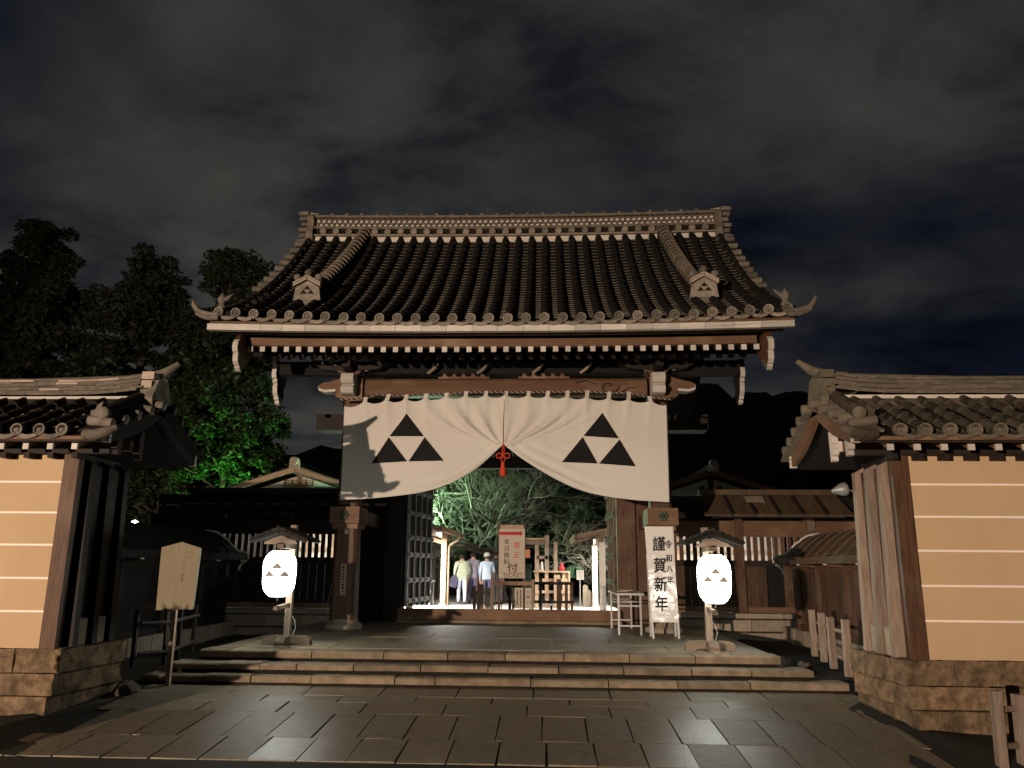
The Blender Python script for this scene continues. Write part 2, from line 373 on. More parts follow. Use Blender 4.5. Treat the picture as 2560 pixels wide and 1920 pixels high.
# roof bed (boards under the tiles), front and back slope in one solid
q = MB(); NX, NT = 24, 18
def slope_sheet(q, off, back=False):
    vs = []; fs = []
    for j in range(NT+1):
        for i in range(NX+1):
            p = rp(-5.02+10.04*i/NX, j/NT); p.z += off
            vs.append((p.x, 2*17.9-p.y if back else p.y, p.z))
    for j in range(NT):
        for i in range(NX):
            a = j*(NX+1)+i; f = (a, a+1, a+NX+2, a+NX+1); fs.append(f[::-1] if back else f)
    q.add(vs, fs, True)
slope_sheet(q, -.03); slope_sheet(q, -.03, True); slope_sheet(q, -.17); slope_sheet(q, -.17, True)
roof = q.build('roof', wood_dark, gate)
NC = 32; SPX = 9.9/31
cx_ = [-4.95+SPX*i for i in range(NC)]
# tile shapes (local: x across, y up the slope, z out)
def pan_mb():
    q = MB(); w = .125; l_ = .19; n = 5; vs = []
    for y, zz in ((0, .021), (l_, .0)):
        for i in range(n+1):
            u = -1+2*i/n; vs.append((u*w, y, zz-.022*(1-u*u)))
    for i in range(n+1):
        u = -1+2*i/n; vs.append((u*w, .002, .005-.022*(1-u*u)))
    q.add(vs, [(i, i+1, n+2+i, n+1+i) for i in range(n)], True, 0)
    k = 2*(n+1); q.add(vs, [(k+i, k+i+1, i+1, i) for i in range(n)], False, 1); return q
def round_mb(l_=.345, r=.083):
    q = MB(); n = 8; vs = []
    for y, rr in ((0, r), (.028, r*.985), (.03, r*.96), (l_, r*.93)):
        for i in range(n+1):
            w = PI*i/n; vs.append((-rr*math.cos(w), y, rr*math.sin(w)*1.02+.0))
    q.add(vs, [(j*(n+1)+i, (j+1)*(n+1)+i, (j+1)*(n+1)+i+1, j*(n+1)+i+1) for j in range(3) for i in range(n)], True, 0)
    q.add([(0, 0, 0)]+vs[:n+1], [(0, i+1, i+2) for i in range(n)], False, 0); return q
pan, rnd = pan_mb(), round_mb()
panM, rndM = pan.mesh('pan_tile', [tile_top, tile_face]), rnd.mesh('round_tile', [tile_top, tile_face])
rest = MB(); NP = 34
for i in range(NC-1):
    x = cx_[i]+SPX/2
    for k in range(NP):
        M = rframe(x, .004+k/NP*.99)@Matrix.Translation((0, 0, .0))@Matrix.Rotation(jit(.012), 4, 'X')@Matrix.Rotation(jit(.02), 4, 'Z')
        if k < 9: link('pan_tile', panM, roof, M=M)
        else:
            rest.M = M; rest.add(pan.v, pan.f, True)
            for z in range(len(pan.f)): rest.mi[-1-z] = pan.mi[-1-z]
            rest.M = None
stuff(rest.build('pan_tile', [tile_top, tile_face], roof))
rest = MB(); NRD = 17
for i in range(NC):
    for k in range(NRD):
        M = rframe(cx_[i], .006+k/NRD*.985)@Matrix.Translation((jit(.003), 0, .028))@Matrix.Rotation(jit(.01), 4, 'Z')
        if k < 9: link('round_tile', rndM, roof, M=M)
        else:
            rest.M = M; rest.add(rnd.v, rnd.f, True)
            for z in range(len(rnd.f)): rest.mi[-1-z] = rnd.mi[-1-z]
            rest.M = None
stuff(rest.build('round_tile', [tile_top, tile_face], roof))
# eave discs with rim and a raised boss, and the curved pan fronts between
q = MB(); q.lathe([(.002, .012), (.060, .012), (.064, -.012), (.085, -.016), (.089, .0), (.087, .06)], n=20, ax='y', smooth=False)
for a in range(3):
    w = 2*PI*a/3+.4; q.lathe([(.001, -.004), (.020, -.002), (.024, .012)], c=(.026*math.cos(w), 0, .026*math.sin(w)), n=8, ax='y', smooth=False)
q.mi = [1 if k >= 80 or k < 20 else 0 for k in range(len(q.mi))]; capM = q.mesh('eave_disc', [tile_rim, tile_face])
for i in range(NC):
    p = rp(cx_[i], 0); link('eave_disc', capM, roof, M=Matrix.Translation((p.x+jit(.007), p.y-.035+jit(.01), p.z+.062+jit(.007)))@Matrix.Rotation(jit(.05), 4, 'X')@Matrix.Rotation(jit(.06), 4, 'Z')@Matrix.Rotation(jit(.5), 4, 'Y'))
q = MB(); n = 8; vs = []
for y in (0, .05):
    for zo in (0, -.058):
        for i in range(n+1):
            u = -1+2*i/n; vs.append((u*.15, y, .024-.05*(1-u*u)+zo))
k = n+1
q.add(vs, [(k+i, k+i+1, i+1, i) for i in range(n)]); q.add(vs, [(i, i+1, 2*k+i+1, 2*k+i) for i in range(n)]+[(3*k+i, 3*k+i+1, k+i+1, k+i) for i in range(n)])
epM = q.mesh('eave_pan', tile_rim)
for i in range(NC-1):
    p = rp(cx_[i]+SPX/2, 0); link('eave_pan', epM, roof, M=Matrix.Translation((p.x, p.y-.015, p.z+.012+jit(.004))))
# verge tiles, stepped along both gable edges
q = MB(); q.lathe([(.001, 0), (.055, 0), (.066, .004), (.07, .02), (.07, .36)], n=12, ax='x'); vM = q.mesh('verge_tile', [tile_face]); q2 = MB(); q2.lathe([(.001, 0), (.045, 0), (.055, .01), (.055, .36)], n=10, ax='x'); vM2 = q2.mesh('verge_tile', [tile_top])
for s in (-1, 1):
    for k in range(17):
        p = rp(5.0*s, .015+k*.0605)
        hi_ = k > 6; M = Matrix.Translation((p.x+(.24 if hi_ else .12)*s, p.y, p.z+.05+jit(.008)))@Matrix.Rotation(PI if s > 0 else 0, 4, 'Z')@Matrix.Rotation(.10, 4, 'Y')
        link('verge_tile', vM if hi_ else vM2, roof, M=M)
        q = MB(); q.M = Matrix.Translation((p.x+.12*s, p.y+.10, p.z-.02)); q.box(-.08, -.11, -.035, .10, .11, .0); q.M = None
        q.build('verge_pan', tile_top, roof)
# curled corner tiles and little finials
for s in (-1, 1):
    q = MB(); b = rp(4.98*s, 0)
    pts = [b+Vector((s*d, -.01, h)) for d, h in ((-.05, .0), (.14, .0), (.27, .04), (.36, .09), (.43, .18), (.46, .27))]
    q.tube(pts, [.06, .065, .06, .055, .045, .022], 8)
    q.tube([p+Vector((0, -.05, -.06)) for p in pts[:4]], [.05, .05, .045, .03], 6)
    q.build('corner_spur', tile_face, roof)
    q = MB(); c = b+Vector((s*-.02, .10, .20))
    q.lathe([(.07, -.08), (.085, -.02), (.05, .03), (.075, .09), (.085, .14), (.05, .19), (.015, .25)], c=c, n=10)
    q.tube([c+Vector((0, 0, .10)), c+Vector((-s*.10, -.02, .14)), c+Vector((-s*.2, -.03, .22))], [.05, .045, .01], 6)
    q.build('corner_finial', tile_face, roof)
# descending ridges with crested end tiles
tri_l = [(0, .20), (.115, 0), (-.115, 0)]
def crest_tris(q, c, w, h, dy=.0, gap=.06):
    """three stacked triangles in the XZ plane around c (centre of the base line)"""
    x, y, z = c
    for ox, oz in ((0, h/2), (-w/4, 0), (w/4, 0)):
        a = [(x+ox, z+oz+h/2*(1-gap)), (x+ox-w/4*(1-gap), z+oz+h/2*gap*.3), (x+ox+w/4*(1-gap), z+oz+h/2*gap*.3)]
        q.prism(a, 'y', y, y+.008)
for s in (-1, 1):
    q = MB(); xs = lambda t: s*(3.98-.36*t/.95)
    ts = [.31+.66*k/22 for k in range(23)]
    P = [rp(xs(t), t) for t in ts]
    for lift, wd, hh in ((.10, .24, .12), ):
        for a, b in zip(P, P[1:]):
            q.bar(a+Vector((0, 0, lift)), b+Vector((0, 0, lift)), .26, .22)
    q.tube([p+Vector((0, 0, .22)) for p in P], .115, 10)
    dr = q.build('descending_ridge', tile_top, roof)
    for k in range(0, 23):
        p = P[k]; d = (P[min(k+1, 22)]-P[max(k-1, 0)]).normalized(); q = MB()
        q.tube([p+Vector((0, 0, .225))-d*.03, p+Vector((0, 0, .225))+d*.03], [.155, .15], 12); q.build('ridge_cap_ring', tile_ridge, dr)
    b = P[0]; y0 = b.y-.16; z0 = b.z-.02; x0 = b.x-.02*s
    q = MB(); q.prism([(x0-.27, z0+.02), (x0+.27, z0+.02), (x0+.23, z0+.28), (x0, z0+.42), (x0-.23, z0+.28)], 'y', y0, y0+.14)
    et = q.build('ridge_end_tile', tile_rim, dr, bevel=.015)
    q = MB()
    for sg in (-1, 1):
        for o_, t_ in ((0, .035), (.05, .03)):
            q.bar((x0+sg*.005, y0-.02, z0+.45+o_), (x0+sg*.27, y0-.02, z0+.30+o_), .10, t_)
    q.build('little_gable', tile_light, dr)
    q = MB(); crest_tris(q, (x0, y0-.010, z0+.145), .29, .18); q.build('crest', tile_top, dr)
    q = MB(); q.prism([(x0-.14, z0+.03), (x0+.14, z0+.03), (x0+.10, z0-.07), (x0, z0-.13), (x0-.10, z0-.07)], 'y', y0+.02, y0+.10); q.build('end_drop', tile_face, dr)
    for dx, dz in ((-.21, .49), (.0, .58), (.21, .49)):
        q = MB(); q.lathe([(.001, -.02), (.055, -.02), (.07, 0), (.07, .3)], c=(x0+dx, y0-.02, z0+dz), n=12, ax='y'); q.build('end_disc', tile_face, dr)
# main ridge
ZR = 8.885
def rsag(x): return .065*(abs(x)/5.2)**2
def ribbon(q, z0, z1, y0, y1, xa=-4.87, xb=4.87, n=24):
    for i in range(n):
        a = xa+(xb-xa)*i/n; b = xa+(xb-xa)*(i+1)/n
        vs = []
        for x in (a, b):
            h = rsag(x); vs += [(x, y0, z0+h), (x, y1, z0+h), (x, y1, z1+h), (x, y0, z1+h)]
        q.add(vs, [(0, 4, 7, 3), (3, 7, 6, 2), (2, 6, 5, 1), (1, 5, 4, 0)]); 
        if i == 0: q.add(vs, [(0, 3, 2, 1)])
        if i == n-1: q.add(vs, [(4, 5, 6, 7)])
q = MB(); ribbon(q, ZR-.2, ZR+.07, 17.70, 18.10); ridge = q.build('main_ridge', white_plaster, gate)
q = MB(); ribbon(q, ZR+.075, ZR+.10, 17.62, 18.18); q.build('ridge_ledge', tile_light, ridge)
q = MB(); ribbon(q, ZR+.10, ZR+.28, 17.72, 18.08); q.build('ridge_band', tile_top, ridge)
q = MB(); ribbon(q, ZR+.265, ZR+.33, 17.64, 18.16); q.build('ridge_ledge', tile_ridge, ridge)
q = MB(); ribbon(q, ZR+.33, ZR+.56, 17.76, 18.04); q.build('ridge_core', white_plaster, ridge)
q = MB(); ribbon(q, ZR+.555, ZR+.615, 17.63, 18.17, -4.9, 4.9); q.build('ridge_top', tile_ridge, ridge)
q = MB(); q.lathe([(.001, -.01), (.055, -.01), (.060, -.02), (.078, -.02), (.08, 0), (.08, .06)], n=14, ax='y', smooth=False); rdM = q.mesh('ridge_disc', tile_rim)
q = MB(); n = 6; vs = []
for y in (0, .05):
    for zo in (0, -.035):
        for i in range(n+1):
            u = -1+2*i/n; vs.append((u*.14, y, .02-.035*(1-u*u)+zo))
k = n+1; q.add(vs, [(k+i, k+i+1, i+1, i) for i in range(n)]+[(i, i+1, 2*k+i+1, 2*k+i) for i in range(n)]); rpM = q.mesh('ridge_pan', tile_ridge)
for i in range(NC):
    x = cx_[i]
    if abs(x) > 4.8: continue
    link('ridge_disc', rdM, ridge, M=Matrix.Translation((x, 17.65, ZR+.19+rsag(x))))
    if i < NC-2: link('ridge_pan', rpM, ridge, M=Matrix.Translation((x+SPX/2, 17.655, ZR+.145+rsag(x))))
for i in range(27):
    x = -4.8+9.6*i/26; q = MB(); q.box(x-.03, 17.62, ZR+.61+rsag(x), x+.03, 18.18, ZR+.655+rsag(x)); q.build('ridge_tile_joint', tile_ridge, ridge)
q = MB()   # overlapping ring pattern
for rw in range(2):
    for i in range(74):
        x = -4.86+9.72*(i+.5*rw)/73
        if abs(x) > 4.8: continue
        zc = ZR+.385+rw*.105+rsag(x)
        vs = []; n = 12
        for j in range(n):
            w = 2*PI*j/n
            for r_, y_ in ((.073, 17.70), (.05, 17.70), (.05, 17.755), (.073, 17.755)): vs.append((x+r_*math.cos(w), y_, zc+r_*.86*math.sin(w)))
        fs = []
        for j in range(n):
            for k in range(3): a = j*4+k; b = ((j+1) % n)*4+k; fs.append((a, a+1, b+1, b))
        q.add(vs, fs)
stuff(q.build('ridge_lattice', tile_ridge, ridge))
for s in (-1, 1):      # demon-tile stacks on the ridge ends
    q = MB(); x = 4.86*s
    prof = [(17.50, 8.72), (17.62, 8.55), (18.18, 8.55), (18.30, 8.72), (18.22, 9.0), (18.28, 9.2), (18.18, 9.45), (18.26, 9.62), (18.12, 9.74), (17.68, 9.74), (17.54, 9.62), (17.62, 9.45), (17.52, 9.2), (17.58, 9.0)]
    prof = [(a, b-.13) for a, b in prof]; q.prism(prof, 'x', min(x, x+.16*s), max(x, x+.16*s)); oe = q.build('ridge_end', tile_ridge, ridge, bevel=.02)
    for k in range(8):
        q = MB(); h = 8.55+k*.145; e = .16+.10*((k*37) % 5)/5
        q.prism([(17.62, h), (18.18, h), (18.16, h+.11), (17.64, h+.11)], 'x', min(x+.16*s, x+(.16+e)*s), max(x+.16*s, x+(.16+e)*s)); q.build('ridge_end_scroll', tile_face, oe, bevel=.02)
    q = MB(); q.bar((x+.0*s, 17.9, 9.61), (x+.36*s, 17.9, 9.67), .34, .07); q.build('ridge_end_cap', tile_light, oe)
# ---- eaves woodwork
def fz(x): return .055*(abs(x)/5.0)**2.5
def curved_beam(name, m, y0, y1, z0, z1, xa, xb, parent=gate, n=20, amp=1.0):
    q = MB(); vs = []
    for i in range(n+1):
        x = xa+(xb-xa)*i/n; h = fz(x)*amp; vs += [(x, y0, z0+h), (x, y0, z1+h), (x, y1, z1+h), (x, y1, z0+h)]
    fs = []
    for i in range(n):
        for k in range(4): a = i*4+k; b = i*4+(k+1) % 4; fs.append((a, b, b+4, a+4)[::-1])
    fs += [(0, 1, 2, 3)[::-1], tuple(n*4+k for k in (0, 1, 2, 3))]
    q.add(vs, fs); return q.build(name, m, parent)
curved_beam('tile_batten', wood_h, 13.03, 13.2, 5.250, 5.305, -5.11, 5.07)
xs = [-5.15, -4.2, -3.8, -3.4, -2.7, -2.25, -1.8]+[-1.35+.445*i for i in range(12)]+[4.05, 4.5, 5.06]
for a, b in zip(xs, xs[1:]):
    curved_beam('fascia_board', white_p, 13.01+jit(.004), 13.12, 5.138, 5.248, a+.003, b-.003, n=3)
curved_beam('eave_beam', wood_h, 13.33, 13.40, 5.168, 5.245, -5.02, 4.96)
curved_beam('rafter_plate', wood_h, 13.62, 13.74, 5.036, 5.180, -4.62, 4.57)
q = MB(); q.bar((0, .02, .0), (0, 1.25, .50), .088, .095); flyM = q.mesh('flying_rafter', wood_dark)
q = MB(); q.box(-.046, -.012, -.049, .046, .02, .049); fcM = q.mesh('rafter_end', white_p)
q = MB(); q.bar((0, .02, .0), (0, 3.35, 2.42), .10, .11); bsM = q.mesh('base_rafter', wood_dark_h)  # lower rafters coloured dark for the shade under the eave
for i in range(42):
    x = -4.54+9.06*i/41
    o = link('flying_rafter', flyM, gate, M=Matrix.Translation((x*1.008, 13.62, 4.982+fz(x)*.6)))
    c = link('rafter_end', fcM, None); c.parent = o
    link('base_rafter', bsM, gate, M=Matrix.Translation((x, 14.38, 5.05+fz(x)*.5)))
# soffit boards above the rafters
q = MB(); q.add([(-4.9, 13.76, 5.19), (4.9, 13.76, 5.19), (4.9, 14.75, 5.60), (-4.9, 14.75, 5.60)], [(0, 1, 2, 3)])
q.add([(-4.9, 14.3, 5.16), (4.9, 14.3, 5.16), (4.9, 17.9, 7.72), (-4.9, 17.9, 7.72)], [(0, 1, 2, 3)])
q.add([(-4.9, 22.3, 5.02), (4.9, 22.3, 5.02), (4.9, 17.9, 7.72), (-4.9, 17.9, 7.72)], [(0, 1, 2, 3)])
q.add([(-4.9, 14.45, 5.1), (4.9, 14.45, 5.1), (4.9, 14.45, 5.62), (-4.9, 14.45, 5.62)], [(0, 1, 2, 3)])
q.build('soffit', near_black, gate)
# bargeboards with white scalloped ends, and the hanging pendants
scal = [(0, .0), (-.06, -.06), (-.075, -.16), (-.04, -.235), (.0, -.245), (-.02, -.30), (-.005, -.40), (.06, -.46), (.10, -.465), (.09, -.50), (.15, -.545), (.19, -.55)]
for s in (-1, 1):
    q = MB(); x = 4.70*s; y0, z0 = 13.28, 5.09
    top = [(YE+(YR-YE)*t, rz(t)-.20) for t in (.10, .3, .5, .7, .9, 1.0)]
    bot = [(y+.05, z-.42) for y, z in top][::-1]
    poly = [(y0+a, z0+b) for a, b in scal]+[(y, z) for y, z in reversed(top)]
    poly = [(y0+a, z0+b) for a, b in scal]+[(y0+.45, z0-.35)]+[(y, z-.45) for y, z in top[1:]]+[(y, z) for y, z in reversed(top)]
    q.prism(poly, 'x', x-.04, x+.04); bb = q.build('bargeboard', wood_y, gate)
    q = MB(); vs = []
    for a, b in scal: vs += [(x-.046, y0+a-.004, z0+b), (x+.046, y0+a-.004, z0+b), (x-.046, y0+a+.03, z0+b), (x+.046, y0+a+.03, z0+b)]
    fs = []
    for i in range(len(scal)-1):
        a = i*4; fs += [(a, a+4, a+5, a+1), (a+2, a+3, a+7, a+6), (a, a+2, a+6, a+4), (a+1, a+5, a+7, a+3)]
    q.add(vs, fs); q.build('bargeboard_end', white_p, bb)
    # pendant
    y1, z1 = 15.30, 4.93
    sc = [(-.0, .30), (-.03, .12), (-.05, .02), (-.02, -.06), (.05, -.08), (.03, -.14), (.09, -.17), (.06, -.22), (.09, -.34), (.14, -.40), (.17, -.41), (.19, -.47), (.24, -.48), (.26, -.54), (.32, -.56)]
    bk = [(.42, -.50), (.50, -.36), (.46, -.20), (.56, -.05), (.62, .10), (.78, .30)]
    q = MB(); q.prism([(y1+a, z1+b) for a, b in sc+bk], 'x', x-.05, x+.05); pd = q.build('gable_pendant', wood_dark, gate)
    q = MB(); vs = []
    for a, b in sc[1:]: vs += [(x-.045, y1+a-.006, z1+b), (x+.045, y1+a-.006, z1+b), (x-.045, y1+a+.03, z1+b), (x+.045, y1+a+.03, z1+b)]
    fs = []
    for i in range(len(sc)-2):
        a = i*4; fs += [(a, a+4, a+5, a+1), (a+2, a+3, a+7, a+6), (a, a+2, a+6, a+4), (a+1, a+5, a+7, a+3)]
    q.add(vs, fs); q.build('pendant_edge', white_p, pd)
    q = MB(); q.box(min(x, 2.9*s), 15.35, 4.95, max(x, 2.9*s), 15.65, 5.22); q.build('purlin', near_black, gate)
q = MB(); q.box(-2.9, 15.35, 4.96, 2.9, 15.65, 5.22); q.build('purlin', near_black, gate)  # purlins near black, the eave's shade put into the colour
# main lintel beam with rounded top, carved noses and waves
poly = [(15.18, 4.47), (15.46, 4.47), (15.50, 4.60), (15.47, 4.78), (15.40, 4.83), (15.24, 4.83), (15.17, 4.78), (15.14, 4.60)]
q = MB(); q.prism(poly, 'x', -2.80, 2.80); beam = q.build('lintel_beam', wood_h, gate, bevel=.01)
for x0 in (-.82, .78):
    q = MB()
    q.box(x0-.52, 15.22, 4.825, x0+.5, 15.40, 4.862)
    for k in range(5):
        x = x0-.42+.19*k; q.prism([(x-.05, 4.86), (x+.12, 4.86), (x+.06, 4.89), (x+.045, 4.925), (x-.015, 4.935), (x-.0, 4.905)], 'y', 15.25, 15.37)
    q.build('wave_carving', wood_h, beam)
q = MB(); c = (2.05, 15.135, 4.64)
pts = [(c[0]+(.03+.028*w)*math.cos(w*1.0), c[1], c[2]+(.03+.02*w)*math.sin(w)) for w in [k*.4 for k in range(17)]]
q.tube(pts, .012, 5); q.tube([(1.4, 15.14, 4.72), (1.6, 15.135, 4.76), (1.8, 15.135, 4.68)], .01, 5); q.tube([(2.3, 15.135, 4.52), (2.45, 15.135, 4.62), (2.6, 15.14, 4.60)], .01, 5)
q.build('swirl_carving', wood_dark_h, beam)
for s in (-1, 1):
    # carved beam nose sticking out sideways
    pr = [(2.86, 4.83), (3.05, 4.86), (3.30, 4.84), (3.52, 4.77), (3.68, 4.74), (3.76, 4.68), (3.74, 4.60), (3.62, 4.565), (3.45, 4.575), (3.38, 4.545), (3.42, 4.49), (3.36, 4.44), (3.20, 4.42), (3.10, 4.36), (2.86, 4.36)]
    q = MB(); q.prism([(a*s, b) for a, b in pr], 'y', 15.20, 15.44); ns = q.build('beam_nose', wood_h, gate, bevel=.008)
    lo = [(3.755, 4.66), (3.74, 4.595), (3.62, 4.56), (3.45, 4.57), (3.40, 4.575)]; q = MB(); vs = []
    for a, b in lo: vs += [(a*s, 15.185, b+.035), (a*s, 15.185, b-.012), (a*s, 15.45, b-.012)]
    q.add(vs, [(i*3+k, i*3+k+1, i*3+k+4, i*3+k+3) for i in range(len(lo)-1) for k in range(2)]); q.build('nose_edge', white_p, ns)
    q = MB(); cc = (3.20*s, 15.19, 4.60); q.tube([(cc[0]+.075*math.cos(w)*s, cc[1], cc[2]+.055*math.sin(w)) for w in [-1.2+k*.35 for k in range(13)]], .016, 6); q.build('nose_swirl', ink, ns)
    # white bracket nose pointing to the front
    pf = [(15.02, 4.89), (14.90, 4.87), (14.86, 4.76), (14.92, 4.68), (15.0, 4.66), (14.93, 4.62), (14.90, 4.56), (14.95, 4.48), (15.05, 4.46), (15.2, 4.46), (15.2, 4.89)]
    q = MB(); xb = (-3.10 if s < 0 else 3.0); q.prism(pf, 'x', xb-.125, xb+.125); q.build('bracket_nose', white_p, gate, bevel=.012)
    q = MB(); q.box(xb-.12, 15.2, 4.48, xb+.12, 17.8, 4.88); q.build('tie_beam', wood_y, gate)
    # bearing blocks and bracket arms above, arms darkened for the eave shade
    q = MB(); q.prism([(xb-.24, 4.98), (xb+.24, 4.98), (xb+.16, 4.89), (xb-.16, 4.89)], 'y', 15.1, 15.55); q.build('bearing_block', wood_v, gate)
    for dx in (-.62, 0, .62):
        q = MB(); q.prism([(xb+dx-.16, 5.16), (xb+dx+.16, 5.16), (xb+dx+.09, 5.07), (xb+dx-.09, 5.07)], 'y', 15.0, 15.3); q.build('bracket_block', wood_dark_h, gate)
    q = MB(); q.prism([(xb-.66, 5.07), (xb+.66, 5.07), (xb+.58, 4.99), (xb+.25, 4.96), (xb-.25, 4.96), (xb-.58, 4.99)], 'y', 15.05, 15.2); q.build('bracket_arm', wood_dark_h, gate)
    q = MB(); q.bar((xb, 14.75, 5.03), (xb, 15.3, 4.96), .16, .13); q.build('bracket_arm', wood_dark_h, gate)
    q = MB(); q.bar((xb-.42*s*0-.45, 15.12, 5.2), (xb-.20, 15.12, 4.95), .05, .07); q.bar((xb+.30, 15.12, 4.97), (xb+.62, 15.12, 5.14), .05, .06); q.build('bracket_carving', wood_grey, gate)
for x0 in (-1.55, -.55, .55, 1.5):
    q = MB(); q.tube([(x0, 15.2, 4.93), (x0+.10, 15.15, 4.99), (x0+.22, 15.1, 5.10)], [.03, .035, .02], 6); q.build('frog_leg_strut', wood_grey, gate)
# pillars
for s, xp in ((-1, -3.06), (1, 3.02)):
    q = MB(); vs = []
    for z_, w in ((.165, .232), (2.4, .205), (4.9, .185)):
        ch = .055
        for a, b in ((-w+ch, -w), (w-ch, -w), (w, -w+ch), (w, w-ch), (w-ch, w), (-w+ch, w), (-w, w-ch), (-w, -w+ch)): vs.append((xp+a, 15.5+b, z_))
    q.add(vs, [(i*8+j, i*8+(j+1) % 8, (i+1)*8+(j+1) % 8, (i+1)*8+j) for i in range(2) for j in range(8)])
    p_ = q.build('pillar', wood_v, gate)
    q = MB(); q.lathe([(.33, -.05), (.35, 0), (.355, .06), (.33, .095), (.275, .105), (.265, .175), (.24, .18)], c=(xp, 15.5, 0), n=24); q.build('pillar_base', stone_base, p_)
    q = MB(); q.box(xp-.285, 15.13, 1.955, xp+.285, 15.9, 2.275); bx = q.build('pillar_tie', wood_h, p_, bevel=.012)
    q = MB(); q.box(xp-.245, 15.2, 1.86, xp+.245, 15.8, 1.95); q.build('tie_underside', wood_h, p_)
    q = MB()
    for k in range(6):
        w = 2*PI*k/6; q.lathe([(.001, -.035), (.03, -.032), (.038, 0)], c=(xp+.062*math.cos(w), 15.128, 2.115+.062*math.sin(w)), n=10, ax='y')
    q.lathe([(.001, -.06), (.022, -.055), (.03, 0)], c=(xp, 15.128, 2.115), n=10, ax='y'); q.build('flower_boss', patina, p_)
    q = MB(); q.box(xp-.17, 15.9, 1.98, xp+.17, 17.75, 2.26); q.build('side_tie_beam', wood_y, gate)
    # main (door) pillars and framing
    q = MB(); q.box(2.56*s-.2, 17.62, .0, 2.56*s+.2, 18.05, 4.2); q.build('door_pillar', wood_v if s > 0 else wood_dark, gate)  # left pillar very dark, the shadow there put into the colour
    q = MB(); q.box(min(2.50*s, 3.5*s), 17.70, .0, max(2.50*s, 3.5*s), 17.80, 4.2); q.build('side_panel', wood_v if s > 0 else wood_dark, gate)  # left panel likewise coloured for its shadow
    q = MB(); q.box(xp-.2, 20.1, 0, xp+.2, 20.5, 5.0); q.build('pillar', wood_dark, gate)
q = MB(); q.tube([(-3.34, 15.4, .18), (-3.37, 15.38, .45), (-3.33, 15.4, .62), (-3.30, 15.42, .9)], .006, 5); q.build('cable', cable_m, gate)
# pillar plaques and bits
q = MB(); q.box(-3.10, 15.245, .62, -2.99, 15.275, 1.20); pq = q.build('name_plaque', wood_pale, gate)
q = MB()
for k in range(9): q.box(-3.065+jit(.01), 15.238, .68+k*.055, -3.03+jit(.01), 15.244, .70+k*.055+random.uniform(0, .02))
stuff(q.build('plaque_marks', ink, pq))
q = MB(); q.box(-3.075, 15.27, 1.765, -3.005, 15.285, 1.845); q.build('paper_tag', paper, gate)
q = MB(); q.box(-4.48, 17.62, 4.2, 4.46, 18.15, 4.57); q.build('crown_beam', wood_dark_h, gate, bevel=.02)
q = MB(); q.box(-2.2, 17.75, 3.35, 2.2, 18.05, 3.6); q.build('door_lintel', wood_dark_h, gate)
q = MB(); q.box(-2.40, 17.5, .0, 2.40, 17.72, .275); q.build('threshold', wood_h, gate, bevel=.012)
q = MB(); q.box(-2.40, 17.3, -.01, 2.40, 17.498, .055); q.build('threshold_stone', stone_step, gate, bevel=.015)
q = MB(); q.box(-3.0, 17.85, 4.55, 3.0, 17.95, 7.6); q.build('gable_partition', wood_dark, gate)
# door leaves: lattice faces with iron-bound rails
def door(p0, p1, face, m, mi, mback):
    p0, p1 = Vector((*p0, 0)), Vector((*p1, 0)); d_ = (p1-p0); w_ = d_.length
    M = Matrix.Translation(p0)@Matrix.Rotation(math.atan2(-d_.x, d_.y), 4, 'Z')
    mb = MB(); mb.M = M; mb.box(-.03, 0, .30, .03, w_, 3.35); d = mb.build('door', mback, gate)
    fx = .03*face
    def bx(a, b, y0, y1, z0, z1, nm, mm, bev=0, stud=None):
        q = MB(); q.M = M; q.box(min(a, b), y0, z0, max(a, b), y1, z1)
        if stud: q.lathe([(.001, .03*face), (.03, .02*face), (.045, 0)], c=stud, n=8, ax='x')
        q.build(nm, mm, d, bevel=bev)
    ys = [.05+(w_-.10)*k/4 for k in range(5)]
    for y in ys: bx(fx, fx+.05*face, y-.04, y+.04, .30, 3.35, 'door_stile', m)
    for z_ in (.42, .86, 1.42, 1.80, 2.35, 2.85, 3.25):
        bx(fx, fx+.058*face, 0, w_, z_-.05, z_+.05, 'door_rail', m)
        for y in ys: bx(fx+.05*face, fx+.075*face, y-.085, y+.085, z_-.066, z_+.066, 'iron_band', mi, .008, (fx+.075*face, y, z_))
    return d
door((-2.34, 17.75), (-2.10, 19.75), 1, iron, iron, wood_dark)
door((2.40, 17.95), (2.36, 19.6), -1, wood_v, patina, wood_v)

# ================================================================== CURTAIN, ROPE, TASSEL
curtain = thing('crest_curtain', 'wide white cloth curtain with two black triangle crests hung across the gate', 'curtain', (0, 14.9, 3.4))
loops = [-2.72, -2.30, -1.92, -1.53, -1.13, -.75, -.36, .03, .47, .84, 1.22, 1.60, 2.02, 2.40, 2.83]
def lerp_tab(tab, x):
    for (a, u), (b, v) in zip(tab, tab[1:]):
        if a <= x <= b:
            t = (x-a)/(b-a); return u+(v-u)*t
    return tab[0][1] if x < tab[0][0] else tab[-1][1]
def smooth_tab(tab, x):
    # Catmull-Rom through the table
    for i in range(len(tab)-1):
        a, b = tab[i], tab[i+1]
        if a[0] <= x <= b[0]:
            p0 = tab[i-1] if i else a; p3 = tab[i+2] if i+2 < len(tab) else b
            t = (x-a[0])/(b[0]-a[0]); m1 = (b[1]-p0[1])/(b[0]-p0[0])*(b[0]-a[0]); m2 = (p3[1]-a[1])/(p3[0]-a[0])*(b[0]-a[0])
            return (2*t**3-3*t*t+1)*a[1]+(t**3-2*t*t+t)*m1+(-2*t**3+3*t*t)*b[1]+(t**3-t*t)*m2
    return tab[0][1] if x < tab[0][0] else tab[-1][1]
topT = [(-3.14, 4.22)]+[(x, 4.30+.12*(1-(abs(x)/3.0)**1.6)) for x in loops]+[(3.13, 4.22)]
